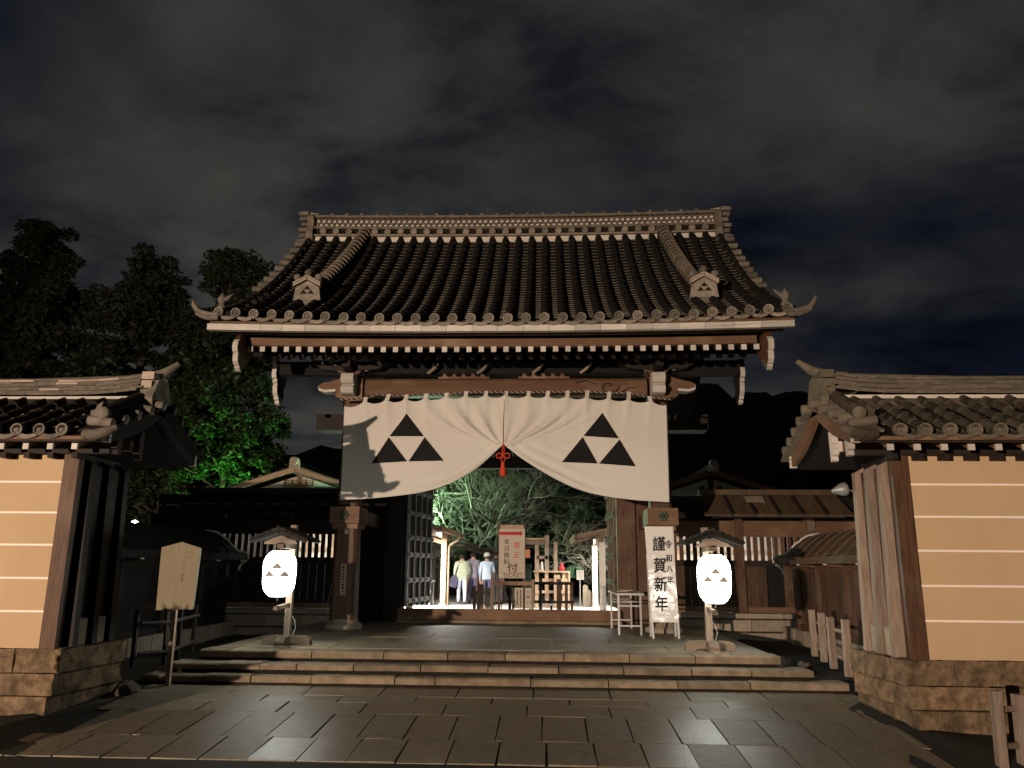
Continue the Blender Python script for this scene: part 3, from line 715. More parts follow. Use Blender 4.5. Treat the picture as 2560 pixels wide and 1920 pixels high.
botT = [(-3.12, 2.385), (-2.75, 2.395), (-2.2, 2.44), (-1.46, 2.545), (-1.0, 2.70), (-.6, 2.92), (-.30, 3.17), (-.10, 3.36), (0.0, 3.425), (.10, 3.37), (.32, 3.20), (.70, 2.955), (1.05, 2.76), (1.45, 2.585), (1.9, 2.475), (2.5, 2.40), (3.13, 2.36)]
def c_top(x):
    z = lerp_tab(topT, x)
    xs_ = [-3.14]+loops+[3.13]
    for a, b in zip(xs_, xs_[1:]):
        if a <= x <= b:
            t = (x-a)/(b-a); return z-.058*min(1, (b-a)/.4)*(4*t*(1-t))**.8*(1.35 if x < -1.4 else 1)
    return z
def surf(x, z):
    zt = 4.40; tie = 3.42; ax = abs(x)
    y = 14.90
    tau = max(0., min(.985, (zt-z)/(zt-tie)))
    s = ax/(1-.93*tau**2.1) if z > tie else 9
    # gathered folds converging on the cord
    env = math.exp(-((s-.95)/.85)**2)*min(1, tau*2.2)*(1 if z > tie-.1 else 0)
    y -= .085*env*(.5+.5*math.sin(s*13.0+1.1*math.sin(3*s+x)))**1.3
    # long sagging swags below, running to the tie
    if ax > .02:
        zb = smooth_tab(botT, x); v = max(0, z-zb)
        e2 = math.exp(-((ax-.95)/.75)**2)
        y -= .055*e2*math.exp(-v/.30)*(math.sin(v*27+.8*math.sin(4*x))*.6+.5)
    # soft drops under the loops
    for k, lx in enumerate(loops):
        d = (x-lx-.10*(4.35-z)*(1 if lx < 0 else -1)*(.6 if abs(lx) < 2 else 1.1))/.07
        if abs(d) < 3: y -= .036*math.exp(-d*d)*math.exp(-(4.35-z)/.42)*(1.2 if k in (1, 2, 3, 11) else .8)
    y += .022*math.sin(1.1*x+.7)*(4.4-z)/2 + .008*math.sin(2.7*x+3*z)
    y -= .02*math.exp(-(ax/.05)**2)
    return Vector((x, y, z))
nx, nz = 260, 84; vs = []; fs = []
for i in range(nx+1):
    x = -3.14+6.27*i/nx; zt, zb = c_top(x), smooth_tab(botT, x)
    if i == 0: x += .02
    for j in range(nz+1):
        z = zb+(zt-zb)*j/nz
        xx = x + (-.03*(1-j/nz) if x < -3 else .02*(1-j/nz) if x > 3 else 0)*-1
        vs.append(surf(xx, z))
for i in range(nx):
    for j in range(nz): a = i*(nz+1)+j; fs.append((a, a+nz+1, a+nz+2, a+1))
q = MB(); q.add(vs, fs, True); cl = q.build('cloth', cloth, curtain)
sm = cl.modifiers.new('thick', 'SOLIDIFY'); sm.thickness = .004; sm.offset = 1
def tri_on(q, A, B, C, n=18):
    g = [(A[0]+B[0]+C[0])/3, (A[1]+B[1]+C[1])/3]
    A, B, C = [(g[0]+(p[0]-g[0])*.965, g[1]+(p[1]-g[1])*.965) for p in (A, B, C)]
    vs = []; idx = {}
    for i in range(n+1):
        for j in range(n+1-i):
            u, v = i/n, j/n; x = A[0]+(B[0]-A[0])*u+(C[0]-A[0])*v; z = A[1]+(B[1]-A[1])*u+(C[1]-A[1])*v
            p = surf(x, z); p.y -= .010; idx[i, j] = len(vs); vs.append(p)
    fs = []
    for i in range(n):
        for j in range(n-i):
            fs.append((idx[i, j], idx[i+1, j], idx[i, j+1]))
            if j < n-i-1: fs.append((idx[i+1, j], idx[i+1, j+1], idx[i, j+1]))
    q.add(vs, fs, True)
for (t_, l_, r_, ml, mr, md) in (((-1.888, 4.06), (-2.546, 3.068), (-1.12, 3.124), (-2.213, 3.595), (-1.521, 3.6), (-1.825, 3.11)),
                                 ((1.898, 4.072), (1.102, 3.105), (2.519, 3.025), (1.517, 3.609), (2.215, 3.559), (1.805, 3.08))):
    q = MB(); tri_on(q, t_, ml, mr); tri_on(q, ml, l_, md); tri_on(q, mr, md, r_); q.build('crest', ink, curtain)
ropeT = [(-3.25, 4.33), (-2.9, 4.345), (-2.72, 4.36), (-2.47, 4.43), (-2.1, 4.40), (-1.53, 4.425), (-1.13, 4.44), (-.7, 4.475), (-.36, 4.475), (.03, 4.47), (.5, 4.47), (.9, 4.475), (1.6, 4.485), (2.0, 4.455), (2.4, 4.455), (2.85, 4.36), (3.2, 4.32)]
def rope_z(x): return lerp_tab(ropeT, x)
q = MB()
for ph, mi in ((0, 0), (PI, 1)):
    pts = []
    for k in range(420):
        x = -3.25+6.45*k/419; w = x*62+ph; pts.append((x, 14.90+.010*math.cos(w), rope_z(x)+.010*math.sin(w)))
    q.tube(pts, .0125, 5, m=mi)
tag(q.build('rope', [rope_w, rope_d]), 'twisted black and white rope the curtain loops hang from', 'rope')
for lx in loops:
    q = MB(); zt = lerp_tab(topT, lx)+.015; zr = rope_z(lx)+.02; tl = (.05 if lx in (-2.30,) else .015 if lx < 2.5 else -.03)
    q.add([(lx-.042, 14.885, zt-.06), (lx+.042, 14.885, zt-.06), (lx+.038+tl, 14.878, zr), (lx-.034+tl, 14.878, zr), (lx-.034+tl, 14.92, zr), (lx+.038+tl, 14.92, zr), (lx+.042, 14.905, zt-.06), (lx-.042, 14.905, zt-.06)],
          [(0, 1, 2, 3), (3, 2, 5, 4), (4, 5, 6, 7), (1, 6, 5, 2), (0, 3, 4, 7)])
    q.build('hanging_loop', cloth, curtain)
tas = thing('tassel_cord', 'red silk cord with bow loops and tassel gathering up the white curtain', 'tassel', (0, 14.84, 3.42))
q = MB(); q.tube([(.02, 14.868, 4.47), (.0, 14.845, 3.9), (0, 14.835, 3.43)], .008, 6); q.build('cord', mat('faded pink cord', (.42, .16, .10), (.34, .12, .07), .7, 40), tas)
q = MB()
q.tube([(-.01, 14.82, 3.43), (-.02, 14.80, 3.33), (-.012, 14.80, 3.24)], .011, 6); q.tube([(.012, 14.82, 3.43), (.022, 14.80, 3.33), (.012, 14.80, 3.24)], .011, 6)
for s in (-1, 1):
    q.tube([(.0, 14.80, 3.235), (s*.07, 14.79, 3.27), (s*.125, 14.79, 3.24), (s*.12, 14.79, 3.18), (s*.07, 14.79, 3.17), (0, 14.80, 3.215)], .012, 6)
    q.tube([(.0, 14.79, 3.22), (s*.04, 14.78, 3.14), (s*.01, 14.785, 3.09)], .011, 6)
q.lathe([(.01, .03), (.032, .015), (.036, -.01), (.02, -.03)], c=(0, 14.79, 3.225), n=10)
q.build('bow', red_cord, tas)
q = MB(); q.lathe([(.012, 3.10), (.03, 3.085), (.034, 3.05), (.030, 3.03), (.036, 3.02), (.045, 2.88), (.05, 2.835)], c=(0, 14.79, 0), n=14)
for k in range(16):
    w = 2*PI*k/16; q.tube([(.034*math.cos(w), 14.79+.034*math.sin(w), 3.02), (.051*math.cos(w), 14.79+.051*math.sin(w), 2.83)], .007, 4)
q.build('tassel', red_cord, tas)

# ================================================================== LANTERNS ON STANDS
def lantern(s, px, py, bx, by, bz0, bz1, lab, lab2, rad):
    st = thing('lantern_stand', lab, 'lantern stand', (px, py, 0), 'wooden lantern stands on the platform')
    q = MB(); q.box(px-.046, py-.046, .13, px+.046, py+.046, 1.76); q.build('post', wood_grey, st, bevel=.005)
    q = MB(); q.box(px-.046, by-.02, 1.40, px+.046, py, 1.475); q.build('arm', wood_grey, st, bevel=.004)
    q = MB(); q.bar((px, py-.04, .585), (px-.005, by-.02, .555), .06, .06); q.build('lower_arm', wood_grey_h, st, bevel=.005)
    # foot: two crossing rounded sleepers
    for ax in 'xy':
        q = MB(); a = .36
        pr = [(-a, 0), (-a, .085), (-a+.05, .125), (-a+.13, .14), (a-.13, .14), (a-.05, .125), (a, .085), (a, 0), (a-.14, 0), (a-.17, .03), (-a+.17, .03), (-a+.14, 0)]
        if ax == 'x': q.prism([(px+u, v) for u, v in pr], 'y', py-.07, py+.07)
        else: q.prism([(py+u, v-.004) for u, v in pr], 'x', px-.07, px+.07)
        q.build('foot', wood_grey_h, st, bevel=.008)
    q = MB(); q.box(px-.02, py-.50, .004, px+.16, py-.34, .02); q.build('foot_wedge', wood_pale_h, st)
    # little roof of bark shingles over the lantern
    cy = (py+by)/2-.05; zr_ = 1.66
    for sg in (-1, 1):
        rf = MB(); rf.M = Matrix.Translation((px, cy, zr_))@Matrix.Rotation(sg*R(19), 4, 'Y')
        rf.box(min(0, sg*.455), -.36, -.012, max(0, sg*.455), .30, .012); rf.M = None
        o = rf.build('roof_slope', near_black, st)
        for k in range(4):
            e = MB(); e.M = Matrix.Translation((px, cy, zr_))@Matrix.Rotation(sg*R(19), 4, 'Y')
            e.box(min(sg*.10*k, sg*(.13+.10*k)), -.39, .012, max(sg*.11*k, sg*(.13+.10*k)), .31, .024+.006*(3-k)); e.M = None; e.build('shingle', wood_dark, o)
        for yy in (-.36, .25):
            e = MB(); e.M = Matrix.Translation((px, cy, zr_-.028))@Matrix.Rotation(sg*R(19), 4, 'Y'); e.box(min(.02*sg, sg*.43), yy, -.02, max(.02*sg, sg*.43), yy+.035, .014); e.M = None; e.build('rafter', wood_dark, o)
    q = MB(); q.tube([(px, cy-.42, zr_+.035), (px, cy+.34, zr_+.035)], .022, 6); q.build('roof_ridge', wood_dark, st)
    q = MB(); q.prism([(px-.25, 1.46), (px+.25, 1.46), (px+.22, 1.50), (px, 1.585), (px-.22, 1.50)], 'y', cy-.26, cy-.24); q.build('gable_board', wood_grey_h, st)
    q = MB(); q.tube([(px+.045, py+.02, .42), (px+.09, py+.02, .36), (px+.12, py+.0, .25), (px+.09, py-.03, .16), (px+.06, py-.05, .14)], .007, 6); q.build('cable', cable_m, st)
    # the paper lantern
    ln = thing('paper_lantern', lab2, 'paper lantern', (bx, by, bz0), 'glowing paper lanterns')
    q = MB(); H = bz1-bz0; prof = []; n = 30
    for k in range(n+1):
        t = k/n; e = abs(2*t-1)
        r_ = rad*(1-e**4.2*.50)*(1+.012*math.cos(k*PI)) * (1-.05*(1-t))
        prof.append((r_, bz0+H*t))
    q.lathe(prof, c=(bx, by, 0), n=36); q.build('paper_body', lantern_m, ln)
    for z_, nm in ((bz0-.012, 'bottom_hoop'), (bz1-.006, 'top_hoop')):
        q = MB(); q.lathe([(rad*.47, z_), (rad*.50, z_), (rad*.50, z_+.02), (rad*.47, z_+.02)], c=(bx, by, 0), n=24); q.build(nm, wood_dark_h, ln)
    q = MB(); q.tube([(bx, by, bz1), (bx, by, 1.42)], .006, 5); q.build('hook', cable_m, ln)
    q = MB(); q.tube([(bx, by, bz0), (bx, by, bz0-.06)], .012, 6); q.build('bulb_cap', cable_m, ln)
    # crest printed on the belly: follows the paper's curve
    def belly(u, z): 
        return (bx+rad*1.012*math.sin(u/rad), by-rad*1.012*math.cos(u/rad), z)
    zc = bz0+H*.44; q = MB(); w_, h_ = .092, .092
    q.M = Matrix.Translation((bx, by, 0))@Matrix.Rotation(math.atan2(.85-bx, by)*.5, 4, 'Z')@Matrix.Translation((-bx, -by, 0))
    for du, dz in ((0, .108), (-.110, 0), (.110, 0)):
        n = 6; vs = []; fs = []
        for i in range(n+1):
            ww = w_*(1-i/n)
            for j in range(5): vs.append(belly(du+ww*(-1+j/2), zc+dz+h_*i/n))
        for i in range(n):
            for j in range(4): a = i*5+j; fs.append((a, a+1, a+6, a+5))
        q.add(vs, fs)
    q.M = None; q.build('crest', lant_ink, ln)
lantern(-1, -3.04, 12.1, -3.03, 11.52, .72, 1.36, 'lantern stand in front of the gate pillar that carries the vertical name plaque', 'glowing white paper lantern in front of the gate pillar with the name plaque', .236)
lantern(1, 3.19, 12.1, 3.185, 11.52, .685, 1.345, 'lantern stand beside the tall white calligraphy board', 'glowing white paper lantern beside the tall white calligraphy board', .236)

# ================================================================== SIGNS, TABLE, FENCES NEAR THE GATE
ny = thing('calligraphy_board', 'tall white calligraphy board under clear film leaning at the gate pillar', 'sign board', (2.83, 14.0, 0))
q = MB(); vs = []; nx_, nz_ = 8, 30; fs = []
A, B_, C_, D_ = (2.605, .27), (3.06, .27), (3.02, 1.875), (2.54, 1.875)
def nb(u, v): return (A[0]+(B_[0]-A[0])*u+((D_[0]-A[0])*(1-u)+(C_[0]-B_[0])*u)*v, 13.985+.12*v, .27+1.605*v)
for j in range(nz_+1):
    for i in range(nx_+1):
        p = nb(i/nx_, j/nz_); w = .0035*math.sin(i*1.7+j*.9)+.0035*math.sin(j*1.9-i*2.3); vs.append((p[0], p[1]+w*(0 if i in (0, nx_) else 1), p[2]))
for j in range(nz_):
    for i in range(nx_): a = j*(nx_+1)+i; fs.append((a, a+1, a+nx_+2, a+nx_+1))
q.add(vs, fs, True); q.build('sheet', vinyl, ny)
q = MB(); q.prism([(13.995, .27), (14.02, .27), (14.14, 1.875), (14.115, 1.875)], 'x', 2.585, 3.045); q.build('board', white_p, ny)
for x0, x1 in ((2.622, 2.55), (3.05, 3.02)):
    q = MB(); q.bar((x0, 14.0, 0.0), (x0+(x1-x0)*.2, 14.02, .30), .035, .035, upv=(0, 1, 0)); q.build('leg', alu, ny)
    q = MB(); q.bar((x0+.01, 14.42, 0.0), (x0+(x1-x0)*.7, 14.12, 1.4), .03, .03, upv=(0, 1, 0)); q.build('back_strut', alu, ny)
slope = Matrix.Translation((0, 0, 0))
def ny_text(ch, z, x, size, bold, sh=.12, rot=.05):
    v = (z-.27)/1.605; y = 13.985+.12*v-.014
    text(ch, size, (x, y, z), brush, ny, 'calligraphy', off=bold*.75, sx=.86, shear=sh, yrot=rot, tilt=-.0746)
for ch, z in (('謹', 1.555), ('賀', 1.195), ('新', .875), ('年', .555)): ny_text(ch, z, 2.77, .262, .0072, .10, -.03)
for ch, z, sz in (('令', 1.555, .15), ('和', 1.32, .135), ('八', 1.145, .12), ('年', .955, .13)): ny_text(ch, z, 2.935, sz, .0035, .12, -.04)

tb = thing('folding_table', 'white folding table seen end on beside the calligraphy board', 'folding table', (2.3, 15.5, 0))
q = MB(); q.box(2.06, 14.55, .70, 2.54, 16.4, .72); q.build('tabletop', wood_pale_h, tb)
q = MB(); q.box(2.05, 14.53, .69, 2.55, 14.56, .725); q.box(2.05, 14.56, .69, 2.07, 16.41, .725); q.box(2.53, 14.56, .69, 2.55, 16.41, .725); q.build('edge_trim', alu, tb)
for yy in (14.62, 16.3):
    for xx in (2.10, 2.49):
        q = MB(); q.box(xx-.017, yy-.017, 0, xx+.017, yy+.017, .69); q.build('leg', alu, tb, bevel=.004)
    q = MB(); q.box(2.12, yy-.01, .49, 2.475, yy+.01, .515); q.build('cross_rail', alu, tb)
    q = MB(); q.box(2.12, yy-.01, .15, 2.475, yy+.01, .175); q.build('cross_rail', alu, tb)
for k in range(5):
    q = MB(); q.tube([(2.14+.065*k, 14.75, .57), (2.14+.065*k, 16.2, .57)], .006, 5); q.build('shelf_rod', alu, tb)
q = MB(); q.box(2.12, 14.74, .562, 2.475, 14.76, .576); q.box(2.12, 16.19, .562, 2.475, 16.21, .576); q.build('shelf_frame', alu, tb)
for k, (dx, dy) in enumerate(((.0, .5), (.12, .9))):
    q = MB(); q.box(2.16+dx, 15.2+dy-.14, .722, 2.38+dx, 15.2+dy+.14, .735+.01*k)
    tag(q.build('paper_bundle', paper), ('thin sheaf of paper lying on the folding table' if k == 0 else 'thicker sheaf of paper at the far end of the folding table'), 'papers')

# notice boards and low fence standing inside the threshold
def lattice_fence(name, lab, x0, x1, y, zt, posts, rails, grp=None, m=wood_dark_h, pr=.028):
    t = thing(name, lab, 'fence', ((x0+x1)/2, y, 0), grp)
    for x, h, w_, mm in posts:
        q = MB(); q.box(x-w_/2, y-.03, 0, x+w_/2, y+.03, h); q.build('post', mm, t, bevel=.004)
    for z_, mm in rails:
        q = MB(); q.box(x0, y-.045, z_-.03, x1, y-.01, z_+.03); q.build('rail', mm, t)
    for x in (x0+.12, x1-.12):
        q = MB(); q.box(x-.05, y-.2, 0, x+.05, y+.2, .06); q.build('foot', m, t)
    return t
tk = thing('ticket_sign', 'white ticket sign with a red arrow on a brown wooden frame', 'ticket sign', (-.02, 19.5, 0))
for x in (-.335, .27):
    q = MB(); q.box(x-.026, 19.5, 0, x+.026, 19.56, 2.215); q.build('post', wood_v, tk)
q = MB(); q.box(-.31, 19.495, 2.07, .25, 19.55, 2.17); q.build('head_rail', wood_pale_h, tk)
q = MB(); q.box(-.34, 19.47, .905, .285, 19.49, 2.075); q.build('panel', paper, tk)
q = MB(); q.prism([(-.335, 1.925), (.165, 1.925), (.165, 1.895), (.240, 1.965), (.165, 2.035), (.165, 2.005), (-.335, 2.005)], 'y', 19.462, 19.468); q.build('arrow', red_print, tk)
for k, ch in enumerate('本日無料'): text(ch, .145, (-.155, 19.462, 1.755-.16*k), brush, tk, off=-.0005)
for k, ch in enumerate('賀正'): text(ch, .17, (.09, 19.462, 1.67-.225*k), pinkred, tk, off=.001)
text('付', .24, (-.01, 19.462, 1.13), brown_print, tk, off=.004, sx=1.1)
text('TICKET', .135, (.0, 19.462, .975), brown_print, tk, sx=1.12)
q = MB(); q.box(-.49, 19.44, .74, .50, 19.50, .83); q.build('cross_rail', wood_h, tk)
for x in (-.50, .48):
    q = MB(); q.box(x-.03, 19.43, 0, x+.03, 19.50, (1.02 if x < 0 else .88)); q.build('stay_post', wood_grey, tk)
for o in tk.children:      # stands right behind the threshold
    o.data.transform(Matrix.Translation((.061, 0, .083))@Matrix.Diagonal((.928, .928, .928, 1)))
    for v in o.data.vertices:
        if v.co.z < .12: v.co.z = 0
tk.location = (.04, 18.1, 0)
for o in tk.children: o.matrix_parent_inverse = Matrix.Translation((-.04, -18.1, 0))
nb_ = thing('request_notice', 'low cream notice with columns of writing on the fence below the ticket sign', 'notice board', (.22, 18.95, 0))
q = MB(); q.box(.005, 18.93, .235, .455, 18.95, .695); q.build('panel', paper, nb_)
for k, ch in enumerate('お願い'): text(ch, .075, (.385, 18.922, .60-.115*k), brush, nb_)
q = MB()
for cxx, z1, z0 in ((.275, .655, .34), (.205, .65, .27), (.13, .655, .30), (.065, .42, .28)):
    z_ = z1
    while z_ > z0: h = random.uniform(.012, .026); q.box(cxx-.017+jit(.003), 18.924, z_-h, cxx+.017+jit(.004), 18.928, z_); z_ -= h+random.uniform(.006, .012)
stuff(q.build('small_writing', brush, nb_))
for x in (.03, .43):
    q = MB(); q.box(x-.02, 18.952, 0, x+.02, 18.985, .66); q.build('leg', wood_v, nb_)
fr = lattice_fence('wooden_barrier', 'dark wooden post and rail barrier just inside the threshold', -.12, 1.45, 19.05, 1, [(.67, .95, .07, wood_dark), (1.10, .90, .11, wood_v), (1.40, .84, .06, wood_v), (.92, .30, .05, wood_dark), (-.05, .75, .06, wood_dark), (1.27, .78, .07, wood_v)], [(.80, wood_dark_h), (.38, wood_dark_h)])
fr2 = lattice_fence('wooden_barrier', 'short dark barrier with cross shaped post between the two walkers', -1.0, -.45, 19.05, 1, [(-.88, .73, .07, wood_dark), (-.55, .60, .05, wood_dark)], [(.58, wood_dark_h)])
bx_ = thing('warning_notice', 'small cream notice with a red circle mark beside the cross shaped barrier', 'notice', (-.68, 18.95, 0))
q = MB(); q.box(-.64, 18.95, .08, -.42, 18.98, .70); q.build('panel', paper, bx_)
q = MB(); n = 22; q.tube([(-.545+.058*math.cos(2*PI*k/n), 18.943, .575+.068*math.sin(2*PI*k/n)) for k in range(n+1)], .006, 5); q.bar((-.575, 18.942, .615), (-.515, 18.942, .535), .008, .012); q.tube([(-.545, 18.942, .60), (-.55, 18.942, .57), (-.53, 18.942, .55)], .012, 5); q.build('ring_mark', brown_print, bx_)
q = MB(); q.box(-.82, 19.0, .0, -.66, 19.10, .77); q.build('stand_box', wood_pale, bx_)
q = MB(); n = 26   # group of thin grey pickets
pk = thing('picket_stand', 'stand of thin grey metal rods beside the ticket sign', 'rod stand', (-.40, 19.9, 0))
for k in range(5):
    q = MB(); x = -.47+.045*k; q.tube([(x, 19.9, 0), (x, 19.9, .98)], .010, 6); q.build('rod', alu, pk)
q = MB(); q.box(-.50, 19.88, .28, -.26, 19.92, .33); q.box(-.50, 19.88, .0, -.26, 19.92, .03); q.build('rail', wood_dark_h, pk)

# information board on a post, left of the steps
ib = thing('notice_board', 'blank looking wooden notice board with a pointed top on one post', 'notice board', (-4.1, 10.6, -.40))
q = MB(); q.M = Matrix.Translation((-4.11, 10.6, 0))@Matrix.Rotation(R(-6), 4, 'Z')@Matrix.Rotation(R(1.5), 4, 'Y')
q.prism([(-.265, .56), (.265, .59), (.275, 1.385), (.0, 1.455), (-.285, 1.375)], 'y', -.02, .02); q.M = None; pb = q.build('panel', board_m, ib, bevel=.006)
q = MB(); q.box(-4.50, 10.60, .555, -4.36, 10.64, .625); q.build('side_tab', wood_pale_h, ib)
q = MB(); q.bar((-4.10, 10.64, -.42), (-4.11, 10.64, 1.38), .055, .055, upv=(0, 1, 0)); q.build('post', wood_pale, ib)
q = MB()
for cxx in (-4.02, -3.95):
    z_ = 1.25+jit(.03)
    while z_ > .86:
        h = random.uniform(.01, .022)
        if random.random() < .22: q.box(cxx-.010, 10.5735-.10*(cxx+4.11)*-1*0-.006+(-.105*(cxx+4.11)), z_-h, cxx+.010, 10.5755+(-.105*(cxx+4.11)), z_)
        z_ -= h+.016
stuff(q.build('faded_writing', wood_h, ib))

# ================================================================== ROOFED CLAY WALLS EITHER SIDE OF THE APPROACH
def wall_tiles(s):
    return None
def clay_wall(s):
    lab = ('roofed ochre clay wall with dark end timbers, beside the pointed notice board' if s < 0 else 'roofed ochre clay wall with three silvered end posts, behind the short grey fence')
    w = thing('clay_wall', lab, 'wall', (s*7, 9.7, -.5), 'roofed clay walls flanking the approach')
    X = lambda a: s*a
    tf0 = tile_top if s < 0 else mossy
    def bx(q, xa, y0, z0, xb, y1, z1, **k): q.box(min(s*xa, s*xb), y0, z0, max(s*xa, s*xb), y1, z1, **k)
    # stone base in courses
    for c, (z0, z1) in enumerate(((-.75, -.30), (-.30, -.06), (-.06, .205))):
        x = 4.70+(.03*(2-c)); k = 0
        wd = [.55, .9, .75, 1.0, .8, 1.1, .9, 1, .8]
        if c == 1: wd = [.85, .62, 1.05, .7, .95, .85, 1, 1]
        if c == 0: wd = [.65, 1.1, .8, .9, 1.2, 1, 1, 1]
        while x < 11.4:
            e = x+wd[k % len(wd)]; k += 1; q = MB(); d = jit(.02)
            y0 = 9.20-.035*(2-c)+d
            g = .006
            vs = []
            for (xx, yy) in ((x+g, y0), (e-g, y0+jit(.015)), (e-g, 10.45), (x+g, 10.45)):
                tilt = .25*(yy-9.2)*(1 if xx < 5.0 else 0)
                vs.append((s*(xx-tilt*.35), yy))
            zz0, zz1 = z0+g, z1-g*.6
            q.prism(vs if s > 0 else vs[::-1], 'z', zz0, zz1); o = q.build('base_stone', stone_tan, w)
            sb = o.modifiers.new('sub', 'SUBSURF'); sb.subdivision_type = 'SIMPLE'; sb.levels = sb.render_levels = 4
            dm = o.modifiers.new('rough', 'DISPLACE'); dm.texture = TEX; dm.strength = .055; dm.texture_coords = 'GLOBAL'; dm.mid_level = .55
            x = e
    # plaster panel with five white lines
    q = MB(); bx(q, 4.98, 9.235, .205, 11.4, 10.2, 2.44); q.build('plaster_panel', ochre, w)
    for z_ in (2.115, 1.75, 1.372, .99, .615):
        q = MB(); bx(q, 4.985, 9.226, z_-.011, 11.4, 9.24, z_+.011); q.build('white_line', white_line, w)
    # end timbers, much darker on the left wall
    pm = wood_v
    q = MB(); bx(q, 4.80, 9.20, .205, 4.985, 9.33, 2.47); q.build('corner_post', wood_v, w, bevel=.008)
    q = MB(); bx(q, 4.86, 9.33, .205, 4.98, 10.25, 2.47); q.build('end_backing', wood_dark, w)
    for k, y in enumerate((9.44, 9.84, 10.22)):
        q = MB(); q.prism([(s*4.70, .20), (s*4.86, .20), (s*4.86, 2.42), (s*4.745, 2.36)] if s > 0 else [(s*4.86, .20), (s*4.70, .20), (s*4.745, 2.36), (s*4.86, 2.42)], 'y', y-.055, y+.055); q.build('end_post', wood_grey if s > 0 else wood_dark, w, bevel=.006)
        if k < 2:
            q = MB(); bx(q, 4.75, y+.07, .205, 4.855, y+.30, .52); q.build('foot_stone', stone_base, w, bevel=.01)
            for j in range(2):
                q = MB(); bx(q, 4.79+.01*j, y+.065+.115*j, .53, 4.857, y+.175+.115*j, 2.35); q.build('end_plank', wood_v if s > 0 else wood_dark, w)
    q = MB(); bx(q, 4.40, 9.58, 2.55, 5.2, 9.72, 2.665); q.build('end_beam', wood_h, w)
    q = MB(); bx(q, 4.36, 9.575, 2.545, 4.40, 9.725, 2.67); q.build('beam_end', white_p, w)
    for y, z_ in ((9.12, 2.62), (9.62, 2.62)):
        q = MB(); q.prism([(y+.02, z_+.18), (y-.03, z_+.10), (y-.035, z_+.03), (y, z_), (y-.04, z_-.05), (y-.03, z_-.11), (y+.01, z_-.13), (y, z_-.18), (y+.07, z_-.19), (y+.09, z_+.18)], 'x', min(s*4.29, s*4.36), max(s*4.29, s*4.36)); q.build('gable_carving', white_p if s > 0 else wood_dark_h, w)  # left carvings dark instead of white, standing for the roof's shadow
    # rafters with white ends
    def under(y): return 2.50+.47*(y-8.78) if y < 9.9 else 2.50+.47*(11.02-y)
    rx = [4.645+.292*k for k in range(24)]
    for x in rx:
        q = MB(); q.bar((s*x, 8.83, 2.50), (s*x, 9.9, 3.02), .065, .07); o = q.build('rafter', wood_h, w)
        q = MB(); q.box(s*x-.034, 8.815, 2.452, s*x+.034, 8.845, 2.525); q.build('rafter_end', white_p, o)
        q = MB(); q.box(s*(x+.14)-.035, 9.06, 2.385, s*(x+.14)+.035, 9.26, 2.45); q.build('bracket_end', wood_dark_h, w)
    q = MB(); bx(q, 4.4, 9.12, 2.445, 11.4, 9.24, 2.50); q.build('wall_plate', wood_dark_h, w)
    # bargeboard at the gable end, front and back; left one near black for shade
    for sg in (1, -1):
        q = MB(); P = []
        for k in range(7):
            t = k/6; y = 9.9-sg*(1.10*t); z_ = 3.17-.60*t+.13*t*t*1.0; P.append((y, z_))
        lowp = [(y, z_-.20+.04*abs(i-3)/3) for i, (y, z_) in enumerate(P)]
        q.prism(P+lowp[::-1], 'x', min(s*4.22, s*4.28), max(s*4.22, s*4.28)); bb = q.build('bargeboard', wood_h if s > 0 else near_black, w)
        e = P[-1]; q = MB()
        for k in range(3): q.box(min(s*4.205, s*4.295), e[0]-sg*.03-.02, e[1]-.03-.06*k-.025, max(s*4.205, s*4.295), e[0]-sg*.03+.03, e[1]-.03-.06*k+.025)
        q.build('bargeboard_end', white_p, bb)
    # eave board
    q = MB(); bx(q, 4.22, 8.62, 2.535, 11.4, 8.80, 2.575); q.build('eave_board', wood_h, w)
    q = MB()
    q.prism([(8.64, 2.58), (9.9, 3.19), (11.16, 2.58), (11.16, 2.52), (9.9, 3.1), (8.64, 2.52)], 'x', min(s*4.24, s*11.4), max(s*4.24, s*11.4)); rf = q.build('roof', wood_dark, w)
    # round tile rows, eave discs and pans
    cxs = [4.67+.265*k for k in range(26)]
    segs = 5
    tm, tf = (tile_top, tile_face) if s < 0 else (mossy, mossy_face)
    rm = round_mb(.262, .068); wm = rm.mesh('round_tile', [tm, tf])
    sl = math.atan2(.60, 1.25)
    for x in cxs:
        for sd in (0, 1):
            for k in range(segs):
                t = k/segs
                y = 8.61+1.20*t; z_ = 2.635+.615*t+.05*(t*t-t)*2
                M = Matrix.Translation((s*x+jit(.010), y if sd == 0 else 19.8-y, z_+jit(.006)))
                if sd: M = M@Matrix.Rotation(PI, 4, 'Z')
                M = M@Matrix.Rotation(sl+jit(.03), 4, 'X')@Matrix.Rotation(jit(.05), 4, 'Z')
                if sd == 0 or k == 0: link('round_tile', wm, rf, M=M)
        link('eave_disc', discM[s], rf, M=Matrix.Translation((s*x, 8.585, 2.645))@Matrix.Rotation(jit(.6), 4, 'Y'))
        # pan tiles between the rows, lapped
        pm_ = panW[s]
        for k in range(7):
            t = k/7; y = 8.60+1.22*t; z_ = 2.575+.585*t+.05*(t*t-t)*2
            link('pan_tile', pm_, rf, M=Matrix.Translation((s*(x+.1325), y, z_+.012+jit(.002)))@Matrix.Rotation(sl, 4, 'X')@Matrix.Rotation(jit(.03), 4, 'Z'))
        link('eave_pan', epW[s], rf, M=Matrix.Translation((s*(x+.1325), 8.585, 2.60)))
